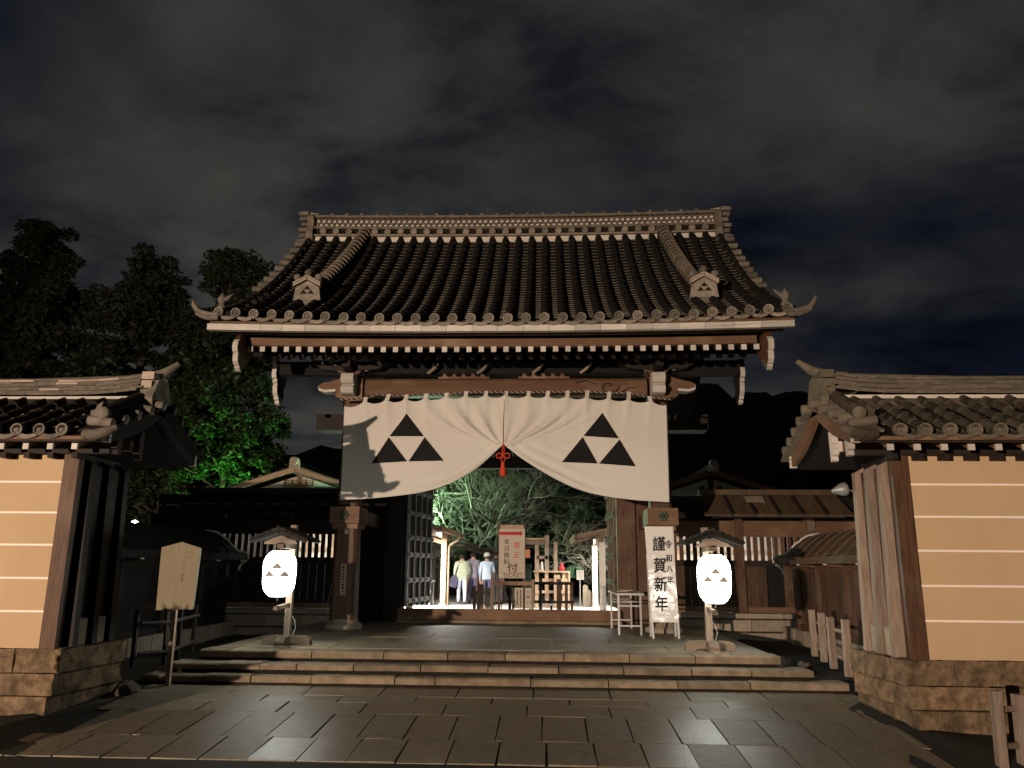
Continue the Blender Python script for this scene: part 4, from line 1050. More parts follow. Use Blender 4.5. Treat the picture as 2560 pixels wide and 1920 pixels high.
    # verge tiles lying across the gable edge
    for sg in (1, -1):
        for k in range(5):
            t = .12+.19*k; y = 9.9-sg*(1.22*t); z_ = 3.22-.60*t+.08*t*t
            q = MB(); L_ = .30; x0 = 4.10+.03*k*(1 if sg > 0 else 0)
            q.M = Matrix.Translation((s*x0, y, z_))@Matrix.Rotation(s*R(-8 if sg > 0 else -4), 4, 'Y')@Matrix.Rotation(jit(.06), 4, 'Z')
            q.lathe([(.001, 0), (.055, 0), (.062, .01*s), (.06, L_*s)], n=10, ax='x')
            q.M = None; q.build('verge_tile', tf if (s > 0 or sg > 0) else tile_top, rf)  # left back verge near black, shade put into the colour
            q = MB(); q.M = Matrix.Translation((s*(x0+.16), y-sg*.08, z_-.07))@Matrix.Rotation(sg*.42, 4, 'X'); q.box(-.14, -.11, -.016, .14, .11, .016); q.M = None; q.build('verge_pan', tf if s > 0 else tile_top, rf)
    for sg in (1, -1):          # descending roll above the verge with an end disc
        q = MB(); P = [Vector((s*(4.42-.02*k), 9.9-sg*(.2+.22*k), 3.25-.094*k)) for k in range(5)]
        q.tube(P, [.075]*5, 10); rl = q.build('verge_roll', tm, rf)
        e = P[-1]; q = MB(); q.lathe([(.001, -.02), (.06, -.02), (.075, 0), (.075, .05)], c=(e.x, e.y-sg*.03, e.z), n=14, ax='y'); q.build('roll_disc', tf, rl)
        if sg > 0:
            q = MB(); c = e+Vector((s*.10, .10, .02)); q.prism([(c.x-.07, c.z-.05), (c.x+.07, c.z-.05), (c.x+.09, c.z+.03), (c.x+.04, c.z+.04), (c.x+.06, c.z+.13), (c.x+.0, c.z+.09), (c.x-.03, c.z+.03), (c.x-.08, c.z+.02)], 'y', c.y-.08, c.y); q.build('corner_ornament', tile_old if s < 0 else mossy, rf)
            q = MB(); q.tube([(s*4.42, 8.62, 2.60), (s*4.30, 8.60, 2.58), (s*4.16, 8.60, 2.62), (s*4.05, 8.62, 2.68)], [.06, .07, .065, .03], 8); q.build('corner_tile', tile_old if s < 0 else mossy, rf)
    # ridge: courses of flat tiles, individually laid
    def rl_(x): return .10*max(0, (5.3-x)/1.1)**2
    q = MB(); bx(q, 4.42, 9.76, 3.10, 11.4, 10.04, 3.285); q.build('ridge_bed', white_plaster, w)
    q = MB(); bx(q, 4.42, 9.735, 3.05, 11.4, 10.065, 3.245 if s < 0 else 3.235); q.build('ridge_bed_tile', tf0, w)
    for c in range(7):
        x = 4.36+random.uniform(0, .1); z0 = 3.285+.031*c
        while x < 8.2:
            e = x+random.choice([.24, .27, .30, .33]); q = MB(); d = jit(.006); h = jit(.002)
            yy = 9.665+.009*c+(.012 if c % 2 else 0); a0, a1 = rl_(x), rl_(e)
            vs = [(s*(x+.002), yy+d, z0+a0+h), (s*(e-.002), yy+d, z0+a1+h), (s*(e-.002), 19.8-yy, z0+a1+h), (s*(x+.002), 19.8-yy, z0+a0+h)]
            vs += [(p[0], p[1], p[2]+.026) for p in vs]
            f = [(4, 5, 6, 7), (0, 1, 5, 4), (1, 2, 6, 5), (3, 0, 4, 7), (2, 3, 7, 6)]
            q.add(vs, f if s > 0 else [g[::-1] for g in f])
            if s < 0: mm = tile_light if (random.random() < .10 or (c == 6 and random.random() < .35)) else tile_old
            else: mm = mossy_face
            q.build('ridge_tile', mm, w); x = e
    q = MB(); bx(q, 8.2, 9.66, 3.285, 11.4, 10.14, 3.36); q.build('ridge_run', tile_old if s < 0 else mossy_face, w)
    q = MB(); q.tube([(s*4.65, 9.9, 3.535), (s*4.42, 9.9, 3.56), (s*4.22, 9.9, 3.63), (s*4.04, 9.9, 3.76)], [.075, .075, .062, .03], 10); q.build('ridge_spur', tile_old if s < 0 else mossy_face, w)
    q = MB(); q.tube([(s*4.5, 9.9, 3.545), (s*6.0, 9.9, 3.50), (s*8.15, 9.9, 3.50)], .06, 8); q.build('ridge_roll', tile_old if s < 0 else mossy_face, w)
    for k in range(3):
        q = MB(); bx(q, 4.30-.02*k, 9.70, 3.27+.115*k, 4.42, 10.1, 3.37+.115*k); q.build('ridge_end', tile_light if (s < 0 and k) else tf, w, bevel=.02)
    q = MB(); q.prism([(9.68, 3.05), (10.12, 3.05), (10.16, 3.25), (10.02, 3.52), (9.78, 3.52), (9.64, 3.25)], 'x', min(s*4.22, s*4.32), max(s*4.22, s*4.32)); q.build('demon_tile', tf, w, bevel=.02)
    return w
TEX = bpy.data.textures.new('stone relief', 'CLOUDS'); TEX.noise_scale = .16; TEX.noise_depth = 3
discM = {}; panW = {}; epW = {}
for s, tm, tf in ((-1, tile_top, tile_face), (1, mossy, mossy_face)):
    q = MB(); q.lathe([(.001, .010), (.048, .010), (.052, -.010), (.070, -.014), (.074, 0), (.072, .05)], n=18, ax='y', smooth=False)
    q.lathe([(.001, -.006), (.018, -.004), (.026, .010)], n=8, ax='y', smooth=False); discM[s] = q.mesh('eave_disc', tf)
    p = pan_mb(); p.v = [(a*.82, b, c) for a, b, c in p.v]; panW[s] = p.mesh('pan_tile', [tm, tf])
    q = MB(); n = 6; vs = []
    for y in (0, .05):
        for zo in (0, -.045):
            for i in range(n+1):
                u = -1+2*i/n; vs.append((u*.115, y, .02-.035*(1-u*u)+zo))
    k = n+1; q.add(vs, [(k+i, k+i+1, i+1, i) for i in range(n)]+[(i, i+1, 2*k+i+1, 2*k+i) for i in range(n)]); epW[s] = q.mesh('eave_pan', tf)
clay_wall(-1); clay_wall(1)

# low post fences in front of / behind the walls
def post_fence(lab, pts, h, rails, m, mr, z0, w_=.075):
    t = thing('post_fence', lab, 'fence', (pts[0][0], pts[0][1], z0))
    for k, (x, y) in enumerate(pts):
        q = MB(); lean = jit(.015); q.bar((x, y, z0-.05), (x+lean, y+jit(.015), z0+h+jit(.04)), w_, w_, upv=(0, 1, 0)); q.build('post', m, t, bevel=.006)
    for r_ in rails:
        for a, b in zip(pts, pts[1:]):
            q = MB(); q.tube([(a[0]+.05, a[1]+.02, z0+r_), (b[0]+.05, b[1]+.02, z0+r_)], .028, 7); q.build('rail', mr, t)
    return t
post_fence('short grey post fence beside the steps, next to the end posts of the clay wall', [(4.62, 10.62), (4.72, 11.45), (4.86, 12.25), (4.97, 13.0)], .66, (.46, .12), wood_grey, wood_grey_h, -.10, .085)
post_fence('short grey post fence in front of the stone base at the frame edge', [(5.0, 8.0), (5.24, 8.08), (5.5, 8.16), (5.78, 8.24)], .66, (.20, .52), wood_grey, wood_grey_h, -.62, .085)
post_fence('dark post fence behind the pointed notice board', [(-4.53, 10.5), (-4.28, 10.85), (-4.45, 11.6), (-4.6, 12.4)], .68, (.50, .12), wood_dark, wood_dark_h, -.10, .05)  # left fence coloured very dark to stand for shade
for k, (x, y, r_) in enumerate(((-4.42, 10.2, .13), (4.35, 12.6, .16), (4.5, 12.0, .11))):
    q = MB(); vs = []; n = 9
    rg = random.Random(k); q.lathe([(r_*1.15, -.12), (r_*1.2, -.02), (r_*.95, .05), (r_*.4, .085)], c=(x, y, gz(min(y, 12))+.06), n=8, smooth=False); q.v = [(a+rg.uniform(-.03, .03), b+rg.uniform(-.03, .03), c+rg.uniform(-.012, .012)) for a, b, c in q.v]
    o = q.build('edge_stone', stone_dark); tag(o, ('rounded field stone at the foot of the dark post fence', 'larger rounded stone beside the platform and grey post fence', 'smaller rounded stone beside the platform and grey post fence')[k], 'stone')

# ================================================================== FLANK WALLS WITH LATTICE WINDOWS BESIDE THE GATE
def flank(s):
    t = thing('lattice_wall', 'dark plank wall with a lit lattice window left of the gate, below the white gable' if s < 0 else 'brown plank wall with lattice windows and a ribbed bark roof right of the gate', 'wall', (s*5, 18, -.4))  # left side built in very dark wood to stand for shade
    def bx(q, xa, y0, z0, xb, y1, z1): q.box(min(s*xa, s*xb), y0, z0, max(s*xa, s*xb), y1, z1); return q
    for (y0, z0, z1, a0, a1, w) in ((17.15, -.62, -.12, 3.75, 8.6, 1.05), (17.35, -.105, .125, 3.55, 8.6, .78), (17.55, .14, .245, 3.4, 8.6, 1.3)):
        x = a0
        while x < a1:
            e = x+w*random.uniform(.75, 1.2); q = bx(MB(), x+.008, y0+jit(.015), z0, e-.008, 18.3, z1-.006); q.build('base_stone', stone_base, t, bevel=.02); x = e
    x0, x1 = 3.42, 8.2
    bx(MB(), x0, 17.92, .245, x1, 18.02, .36).build('sill_beam', wood_h, t)
    n = 26
    for k in range(n):
        a = x0+(x1-x0)*k/n; b = x0+(x1-x0)*(k+1)/n
        if s > 0 and 5.62 < (a+b)/2 < 6.05: continue
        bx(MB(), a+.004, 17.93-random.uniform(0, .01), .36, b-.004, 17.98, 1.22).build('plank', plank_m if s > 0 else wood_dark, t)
    bx(MB(), x0, 17.88, 1.22, x1, 18.02, 1.345).build('rail_beam', wood_dark_h, t)
    bx(MB(), x0, 17.88, 1.86, x1, 18.02, 2.20).build('head_beam', wood_h if s > 0 else wood_dark_h, t)
    bx(MB(), 5.60, 18.0, .25, 6.07, 18.03, 1.25).build('opening_shade', near_black, t)  # black board standing for the dark inside the opening
    bx(MB(), 3.3, 18.06, 2.2, x1, 18.09, 2.76).build('blackout_board', near_black, t)  # added black board hiding the lit interior above the head beam
    x = x0+.04
    while x < x1:
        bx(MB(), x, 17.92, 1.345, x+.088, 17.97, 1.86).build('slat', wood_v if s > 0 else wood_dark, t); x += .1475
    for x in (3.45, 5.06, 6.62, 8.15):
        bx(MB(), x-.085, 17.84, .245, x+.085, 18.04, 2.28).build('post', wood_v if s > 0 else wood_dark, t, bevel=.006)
    if s > 0: bx(MB(), 6.55, 17.83, 2.0, 6.72, 18.0, 2.2).build('beam_end', wood_grey_h, t)
    for x in (5.06, 7.0): bx(MB(), x-.04, 17.3, 2.24, x+.04, 17.34, 2.29).build('rafter_end', white_p, t)
    # ribbed sheet roof, each sheet of its own
    ra, rb = (4.30, 7.30) if s > 0 else (3.55, 7.45)
    n = 6 if s > 0 else 8
    for sd in (0, 1):
        for k in range(n):
            a = ra+(rb-ra)*k/n; b = ra+(rb-ra)*(k+1)/n; q = MB()
            fl = -.10 if k == 0 else 0; fr = .10 if k == n-1 else 0
            P = [(17.25, 2.30), (17.62, 2.52), (18.05, 2.80)]; 
            if sd: P = [(36.1-y, z) for y, z in P]
            vs = []
            for i, (y, z) in enumerate(P):
                sh = (2-i)/2
                for xx in (a+.012+fl*sh, b-.012+fr*sh):
                    vs += [(s*xx, y, z), (s*xx, y, z-.035)]
            f = []
            for i in range(2):
                o = i*4; f += [(o, o+4, o+6, o+2), (o+1, o+3, o+7, o+5), (o, o+1, o+5, o+4), (o+2, o+6, o+7, o+3)]
            f += [(0, 2, 3, 1)]
            q.add(vs, f); o = q.build('roof_sheet', copper if s > 0 else wood_dark_h, t)
            if k and not sd:
                q = MB(); q.bar((s*a, 17.23, 2.325), (s*a, 17.62, 2.545), .05, .05); q.bar((s*a, 17.62, 2.545), (s*a, 18.05, 2.825), .05, .05); q.build('roof_batten', wood_dark_h, t)
    bx(MB(), ra-.05, 17.93, 2.78, rb+.05, 18.17, 2.90).build('roof_ridge', copper if s > 0 else wood_dark_h, t, bevel=.02)
    bx(MB(), ra+.1, 17.28, 2.235, rb-.1, 17.36, 2.275).build('eave_board', wood_dark_h, t)
    q = MB(); q.prism([(17.3, 2.27), (18.05, 2.77), (18.8, 2.27)], 'x', min(s*(ra+.06), s*(ra+.1)), max(s*(ra+.06), s*(ra+.1))); q.build('gable_board', wood_dark_h, t)
    q = MB(); q.prism([(17.3, 2.27), (18.05, 2.77), (18.8, 2.27)], 'x', min(s*(rb-.1), s*(rb-.06)), max(s*(rb-.1), s*(rb-.06))); q.build('gable_board', wood_dark_h, t)
    return t
flank(-1); flank(1)
pa = thing('paper_patch', 'pale square sheet lying on the ribbed bark roof', 'sheet', (5.45, 17.5, 2.5)); q = MB(); q.M = Matrix.Translation((5.42, 17.76, 2.665))@Matrix.Rotation(.57, 4, 'X'); q.box(-.2, -.13, 0, .2, .13, .012); q.M = None; q.build('sheet', stone_base, pa)

def side_wall(s):
    t = thing('plank_wall', 'low dark plank wall with a curved roof behind the pointed notice board' if s < 0 else 'low brown plank wall with a curved white edged roof behind the grey post fence', 'wall', (s*5.9, 14, -.3))  # left roof and planks near black, shade put into the colour
    prof = [(5.42, 1.30), (5.44, 1.375), (5.50, 1.415), (5.58, 1.405), (5.66, 1.44), (5.78, 1.545), (5.90, 1.665), (5.97, 1.70), (6.03, 1.755), (6.15, 1.82), (6.36, 1.86)]
    pr = prof+[(12.72-x, z) for x, z in prof[::-1]][1:]
    y0, y1 = 10.75, 16.6; n = 12
    for k in range(n):
        a = y0+(y1-y0)*k/n; b = y0+(y1-y0)*(k+1)/n-.012; q = MB(); vs = []
        for x, z in pr: vs += [(s*x, a, z), (s*x, b, z-.0), (s*x, b, z-.045), (s*x, a, z-.045)]
        f = []
        for i in range(len(pr)-1):
            for j in range(4): c = i*4+j; d = i*4+(j+1) % 4; f.append((c, d, d+4, c+4))
        q.add(vs, f if s < 0 else [g[::-1] for g in f], False); q.build('roof_sheet', copper if s > 0 else near_black, t)
        if k:
            q = MB(); q.tube([(s*x, a-.006, z+.008) for x, z in pr[1:11]], .016, 5); q.build('roof_batten', copper if s > 0 else wood_dark_h, t)
    for yy in (y0, y1):
        q = MB(); q.tube([(s*5.60, yy, 1.06), (s*5.60, yy, 1.14), (s*5.52, yy, 1.22)]+[(s*x, yy, z+.012) for x, z in pr[:-1]], .026, 6); q.build('white_roof_edge', white_p if s > 0 else white_plaster, t)
    q = MB(); q.box(min(s*5.80, s*5.94), y0+.1, 1.12, max(s*5.80, s*5.94), y1-.1, 1.26); q.build('rail_beam', wood_y if s > 0 else wood_dark, t)
    q = MB(); q.box(min(s*5.78, s*5.95), y0+.1, .02, max(s*5.78, s*5.95), y1-.1, .12); q.build('sill_beam', wood_y if s > 0 else wood_dark, t)
    y = y0+.1
    while y < y1-.2:
        w = random.uniform(.17, .25); q = MB(); d = random.uniform(0, .012)
        q.box(min(s*(5.845-d), s*5.90), y+.004, .10, max(s*(5.845-d), s*5.90), y+w-.004, 1.15); q.build('plank', plank_m if s > 0 else near_black, t); y += w
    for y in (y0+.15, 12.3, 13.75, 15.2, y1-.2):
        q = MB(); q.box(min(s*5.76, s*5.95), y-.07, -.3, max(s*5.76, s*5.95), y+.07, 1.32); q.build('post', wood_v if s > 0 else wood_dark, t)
        q = MB(); q.bar((s*5.86, y, 1.22), (s*5.50, y, 1.26), .07, .07); q.build('bracket', wood_v if s > 0 else wood_dark, t)
        q = MB(); q.box(s*5.49-.03, y-.03, 1.235, s*5.49+.03, y+.03, 1.29); q.build('bracket_end', white_p, t)
    y = y0
    while y < y1:
        w = random.uniform(.5, .95); q = MB(); q.box(min(s*5.70, s*6.1), y+.008, -.75, max(s*5.70, s*6.1), y+w-.008, .015); q.build('base_stone', stone_base, t, bevel=.02); y += w
side_wall(-1); side_wall(1)
q = MB(); q.M = Matrix.Translation((4.62, 10.3, 2.16))@Matrix.Rotation(R(-100), 4, 'Y'); q.lathe([(.02, .13), (.04, .10), (.075, .03), (.088, -.02), (.084, -.05), (.05, -.07), (.02, -.075)], n=14); q.M = None
q.tube([(4.66, 10.3, 2.16), (4.85, 10.3, 2.12)], .012, 6)
tag(q.build('horn_speaker', iron), 'small grey horn speaker sticking out beside the silvered end posts', 'speaker')

# ================================================================== BUILDINGS BEHIND
def gable_house(s, xc, zp, lab, wallm, green):
    t = thing('gabled_building', lab, 'building', (xc, 28, 0))
    q = MB(); q.prism([(xc-2.1, .0), (xc+2.1, 0), (xc+2.1, zp-.95), (xc, zp-.28), (xc-2.1, zp-.95)], 'y', 26.3, 34); q.build('wall', wallm, t)
    for sg in (-1, 1):
        for k in range(9):
            a, b = k/9, (k+1)/9
            q = MB(); q.bar((xc+sg*2.75*a, 29.9, zp-.03-.98*a+.10*a*a*1.2), (xc+sg*2.75*b, 29.9, zp-.03-.98*b+.10*b*b*1.2), 8.3, .07); q.build('roof_course', tile_face, t)
        q = MB(); q.bar((xc, 25.72, zp-.14), (xc+sg*2.7, 25.72, zp-.99), .08, .15); q.build('bargeboard', wood_pale_h if s < 0 else wood_h, t)
    q = MB(); q.lathe([(.13, -.18), (.15, .0), (.15, .06)], c=(xc, 25.68, zp+.12), n=16, ax='y'); q.box(xc-.17, 25.62, zp-.12, xc+.17, 25.75, zp+.10); q.build('ridge_end_tile', tile_light, t, bevel=.03)
    q = MB(); q.tube([(xc, 25.6, zp+.08), (xc, 34, zp+.08)], .11, 8); q.build('ridge_roll', tile_face, t)
    if s < 0:
        q = MB(); q.box(xc-.06, 26.2, zp-.75, xc+.06, 26.29, zp-.18); q.build('king_post', wood_h, t)
        for k in range(6):
            q = MB(); q.box(xc-.52, 26.18, zp-.78+.062*k, xc+.52, 26.24, zp-.755+.062*k); q.build('vent_slat', wood_h, t)
        for k in range(5):
            q = MB(); q.box(xc-.5+.24*k, 26.20, zp-.8, xc-.46+.24*k, 26.26, zp-.43); q.build('vent_bar', wood_h, t)
        q = MB(); q.box(xc-1.9, 26.12, zp-1.0, xc-1.05, 26.3, zp-.93); q.box(xc+1.05, 26.12, zp-.93, xc+1.9, 26.3, zp-.86); q.build('tie_beam', wood_dark_h, t)
    else:
        q = MB(); q.box(xc-.08, 26.2, zp-1.3, xc+.08, 26.29, zp-.25); q.build('king_post', wood_dark, t)
        for dx in (-.28, .30):
            q = MB(); q.lathe([(.09, 0), (.09, .02)], c=(xc+dx, 26.27, zp-.62), n=14, ax='y'); q.build('round_vent', ink, t)
gable_house(-1, -7.55, 4.42, 'white plastered gable end with a small slatted vent, behind the gate on its left', white_plaster, 0)
gable_house(1, 6.2, 4.36, 'dark gable end with two round vents, behind the gate on its right', white_plaster, 1)

# covered walks inside the courtyard
def covered_walk(s):
    t = thing('covered_walk', 'brightly lit covered walk with a rain pipe, seen left through the gate' if s < 0 else 'lit covered walk with white posts, seen right through the gate', 'covered walk', (s*4, 23.5, 0))
    xe, xi = (1.92, 5.2) if s < 0 else (1.55, 5.2)
    ze, zi = (2.14, 3.0) if s < 0 else (1.96, 2.75)
    ya, yb = (20.6, 26.5) if s < 0 else (21.2, 26.5)
    m = wood_pale_h if s < 0 else wood_grey_h
    n = 7
    for k in range(n):
        a = ya+(yb-ya)*k/n; b = ya+(yb-ya)*(k+1)/n-.006; q = MB()
        q.prism([(s*xe, ze), (s*xi, zi), (s*xi, zi+.05), (s*xe, ze+.05)] if s > 0 else [(s*xi, zi), (s*xe, ze), (s*xe, ze+.05), (s*xi, zi+.05)], 'y', a, b); q.build('roof_board', wood_grey, t)
        q = MB(); q.bar((s*(xe+.03), a+.1, ze-.03), (s*xi, a+.1, zi-.03), .05, .06); q.build('rafter', m, t)
    q = MB(); q.box(min(s*(xe-.03), s*(xe+.03)), ya-.05, ze-.07, max(s*(xe-.03), s*(xe+.03)), yb, ze+.07); q.build('eave_board', m, t)
    px = 2.40 if s < 0 else 2.26
    q = MB(); q.box(min(s*px-.06, s*px+.06), ya, ze-.12, max(s*px-.06, s*px+.06), yb, ze+.03+.1); q.build('eave_beam', m, t)
    for y in ((25.0, 21.0) if s < 0 else (24.9, 22.0)):
        dx = 0 if s < 0 else (.02 if y > 23 else .06)
        if s < 0 and y < 22: dx = .35
        q = MB(); q.box(s*(px+dx)-.08, y-.08, 0, s*(px+dx)+.08, y+.08, ze); q.build('post', wood_pale if s < 0 else white_p, t, bevel=.006)
        q = MB(); q.box(s*(px+dx)-.11, y-.11, -.004, s*(px+dx)+.11, y+.11, .05); q.build('post_foot', stone_base, t)
    q = MB(); q.bar((s*px, 25.0, ze-.25), (s*(px+.9), 25.0, ze+.02), .09, .12); q.build('brace', m, t)
    wx = 3.35 if s < 0 else 4.6
    for k in range(8):
        a = 24.6+k*.9; q = MB(); q.box(min(s*wx, s*(wx+.06)), a+.01, .0, max(s*wx, s*(wx+.06)), a+.89, 2.35); q.build('wall_panel', white_plaster if (k % 3 or s > 0) else wood_grey, t)
    q = MB(); q.box(min(s*wx, s*7.6), 24.5, 0, max(s*wx, s*7.6), 24.58, 2.6); q.build('back_wall', white_plaster, t)
    for k in range(6):
        x = wx+.2+.75*k; q = MB(); q.box(min(s*x-.05, s*x+.05), 24.42, 0, max(s*x-.05, s*x+.05), 24.5, 2.6); q.build('wall_stud', wood_pale, t)
    q = MB(); q.box(min(s*wx, s*7.6), 24.41, 1.62, max(s*wx, s*7.6), 24.49, 1.72); q.build('wall_rail', wood_pale_h, t)
    q = MB(); q.box(min(s*3.4, s*7.6), 20.0, 2.6, max(s*3.4, s*7.6), 24.6, 2.66); q.build('ceiling', white_p, t)
    for x, y, L_ in ((4.2, 21.6, 1.2), (5.9, 22.2, 1.2)):
        q = MB(); q.tube([(s*(x-.6), y, 2.5), (s*(x+.6), y, 2.5)], .025, 8); q.build('lamp_tube', TUBE, t)
        lamp('tube_light', 'AREA', (s*x, y, 2.46), 150, (1, .93, .84), (1.2, .12), (s*x, y, 0))
    lamp('tube_light', 'AREA', (s*(px+.55), 23.6, ze-.05), 560 if s < 0 else 300, (1, .94, .86), (.12, 1.6), (s*(px+.35), 23.6, 0))
    q = MB(); q.tube([(s*(px+.55), 22.9, ze), (s*(px+.55), 24.3, ze)], .025, 8); q.build('lamp_tube', TUBE, t)
    if s < 0:
        q = MB(); q.tube([(-1.95, 25.05, 2.08), (-1.97, 25.05, 1.98), (-2.18, 25.05, 1.86), (-2.26, 25.05, 1.78), (-2.27, 25.05, 0)], .035, 8); q.build('rain_pipe', wood_pale, t)
TUBE = emit('fluorescent tube', (1, .96, .9), 14)
covered_walk(-1); covered_walk(1)
td = thing('folding_table', 'small white table inside the lit covered walk', 'table', (-2.95, 25, 0))
q = MB(); q.box(-3.30, 24.7, .70, -2.72, 25.6, .73); q.build('tabletop', alu, td)
for x in (-3.25, -2.78):
    for y in (24.75, 25.55):
        q = MB(); q.box(x-.015, y-.015, 0, x+.015, y+.015, .70); q.build('leg', alu, td)
q = MB(); q.prism([(-2.86, .72), (-2.76, .72), (-2.73, .40), (-2.82, .42)], 'y', 24.66, 24.69); q.build('hanging_cloth', white_p, td)

# offering stand and the timber frame behind it
of = thing('offering_stand', 'pale timber offering stand behind the wooden barrier', 'stand', (.95, 24.5, 0))
q = MB(); q.box(.40, 24.2, 1.02, 1.50, 25.0, 1.07); q.build('top_board', wood_pale_h, of)
for x in (.50, .80, 1.32, 1.44):
    q = MB(); q.box(x-.05, 24.25, 0, x+.05, 24.33, 1.02); q.build('leg', wood_pale, of)
for z_ in (.80, .46):
    q = MB(); q.box(.45, 24.22, z_-.04, 1.46, 24.26, z_+.04); q.build('cross_rail', wood_pale_h, of)
q = MB(); q.box(1.02, 24.15, 0, 1.2, 24.19, .95); q.build('front_board', wood_pale, of)
q = MB(); q.prism([(24.2, 1.02), (25, 1.02), (25, .0), (24.2, .75)], 'x', 1.46, 1.50); q.build('side_board', wood_pale, of)
wf = thing('timber_frame', 'timber post and beam frame rising above the offering stand', 'timber frame', (.8, 25, 0))
for x, h in ((.50, 2.05), (.81, 2.15), (1.08, 1.95)):
    q = MB(); q.box(x-.06, 25.0, 0, x+.06, 25.12, h); q.build('post', wood_grey, wf)
q = MB(); q.box(.05, 24.96, 1.86, .78, 25.1, 1.98); q.build('beam', wood_grey_h, wf)
q = MB(); q.box(.10, 24.94, 2.0, .74, 25.1, 2.06); q.build('beam', wood_pale_h, wf)
q = MB(); q.box(.50, 25.0, 1.42, .85, 25.08, 1.52); q.build('beam', wood_grey_h, wf)
for x, z0, h, r_, m, lab, cat in ((.66, 1.07, .27, .055, white_p, 'slim white figurine standing on the offering stand', 'figurine'), (.55, 1.07, .20, .05, stone_base, 'small grey figurine beside the white one on the offering stand', 'figurine')):
    q = MB(); q.lathe([(r_*.9, 0), (r_, h*.15), (r_*.7, h*.45), (r_*.85, h*.6), (r_*.45, h*.72), (r_*.62, h*.85), (r_*.4, h*.97), (.004, h)], c=(x, 24.5, z0), n=12); q.box(x-r_*1.3, 24.5-r_*1.3, z0, x+r_*1.3, 24.5+r_*1.3, z0+.03)
    tag(q.build('figurine', m), lab, cat)
q = MB(); q.lathe([(.05, 0), (.085, .05), (.075, .12), (.03, .16), (.05, .19), (.02, .24)], c=(1.26, 24.5, 1.07), n=10); tag(q.build('red_ornament', red_print), 'small red ornament on the right end of the offering stand', 'ornament')
q = MB(); q.box(.04, 22.9, 1.43, .33, 22.93, 1.66); q.box(.17, 22.93, 0, .20, 22.96, 1.9)
tag(q.build('orange_sign', mat('orange board', (.75, .30, .15), (.7, .27, .13), .6)), 'small orange board on a thin pole beside the ticket sign', 'sign')
q = MB(); q.box(.10, 23.2, .55, .36, 23.4, 1.25); tag(q.build('glass_case', mat('dark glass case', (.03, .06, .05), None, .15)), 'dark glass case behind the right side of the ticket sign', 'case')
sgn = thing('pale_sign', 'small pale sign on a thin post between the stone pillars and offering stand', 'sign', (1.83, 25.5, 0))
q = MB(); q.box(1.74, 25.5, .80, 1.97, 25.53, 1.10); q.build('panel', white_p, sgn)
q = MB(); q.box(1.83, 25.53, 0, 1.86, 25.56, .8); q.build('post', alu, sgn)
gs = thing('green_banner', 'pair of rounded green boards behind the small pale sign', 'sign', (1.7, 26, 0))
for x in (1.60, 1.82):
    q = MB(); q.prism([(x-.13, .85), (x+.13, .85), (x+.14, 1.12), (x+.07, 1.23), (x-.07, 1.23), (x-.14, 1.12)], 'y', 26, 26.03); q.build('board', mat('green board', (.07, .22, .10), None, .6) if x < 1.7 else MATS['green board'], gs)
for k, (x, y, h, lab) in enumerate(((2.02, 25.8, .66, 'taller grey stone pillar at the edge of the bright courtyard paving'), (2.10, 25.2, .52, 'shorter grey stone pillar at the edge of the bright courtyard paving'))):
    q = MB(); q.prism([(x-.08, 0), (x+.08, 0), (x+.075, h-.06), (x, h), (x-.075, h-.06)], 'y', y-.08, y+.08); tag(q.build('stone_pillar', stone_base, bevel=.01), lab, 'stone pillar')
q = MB(); q.box(1.45, 18.3, -.003, 1.47, 30, .001); struct(q.build('paving_joint', soil))

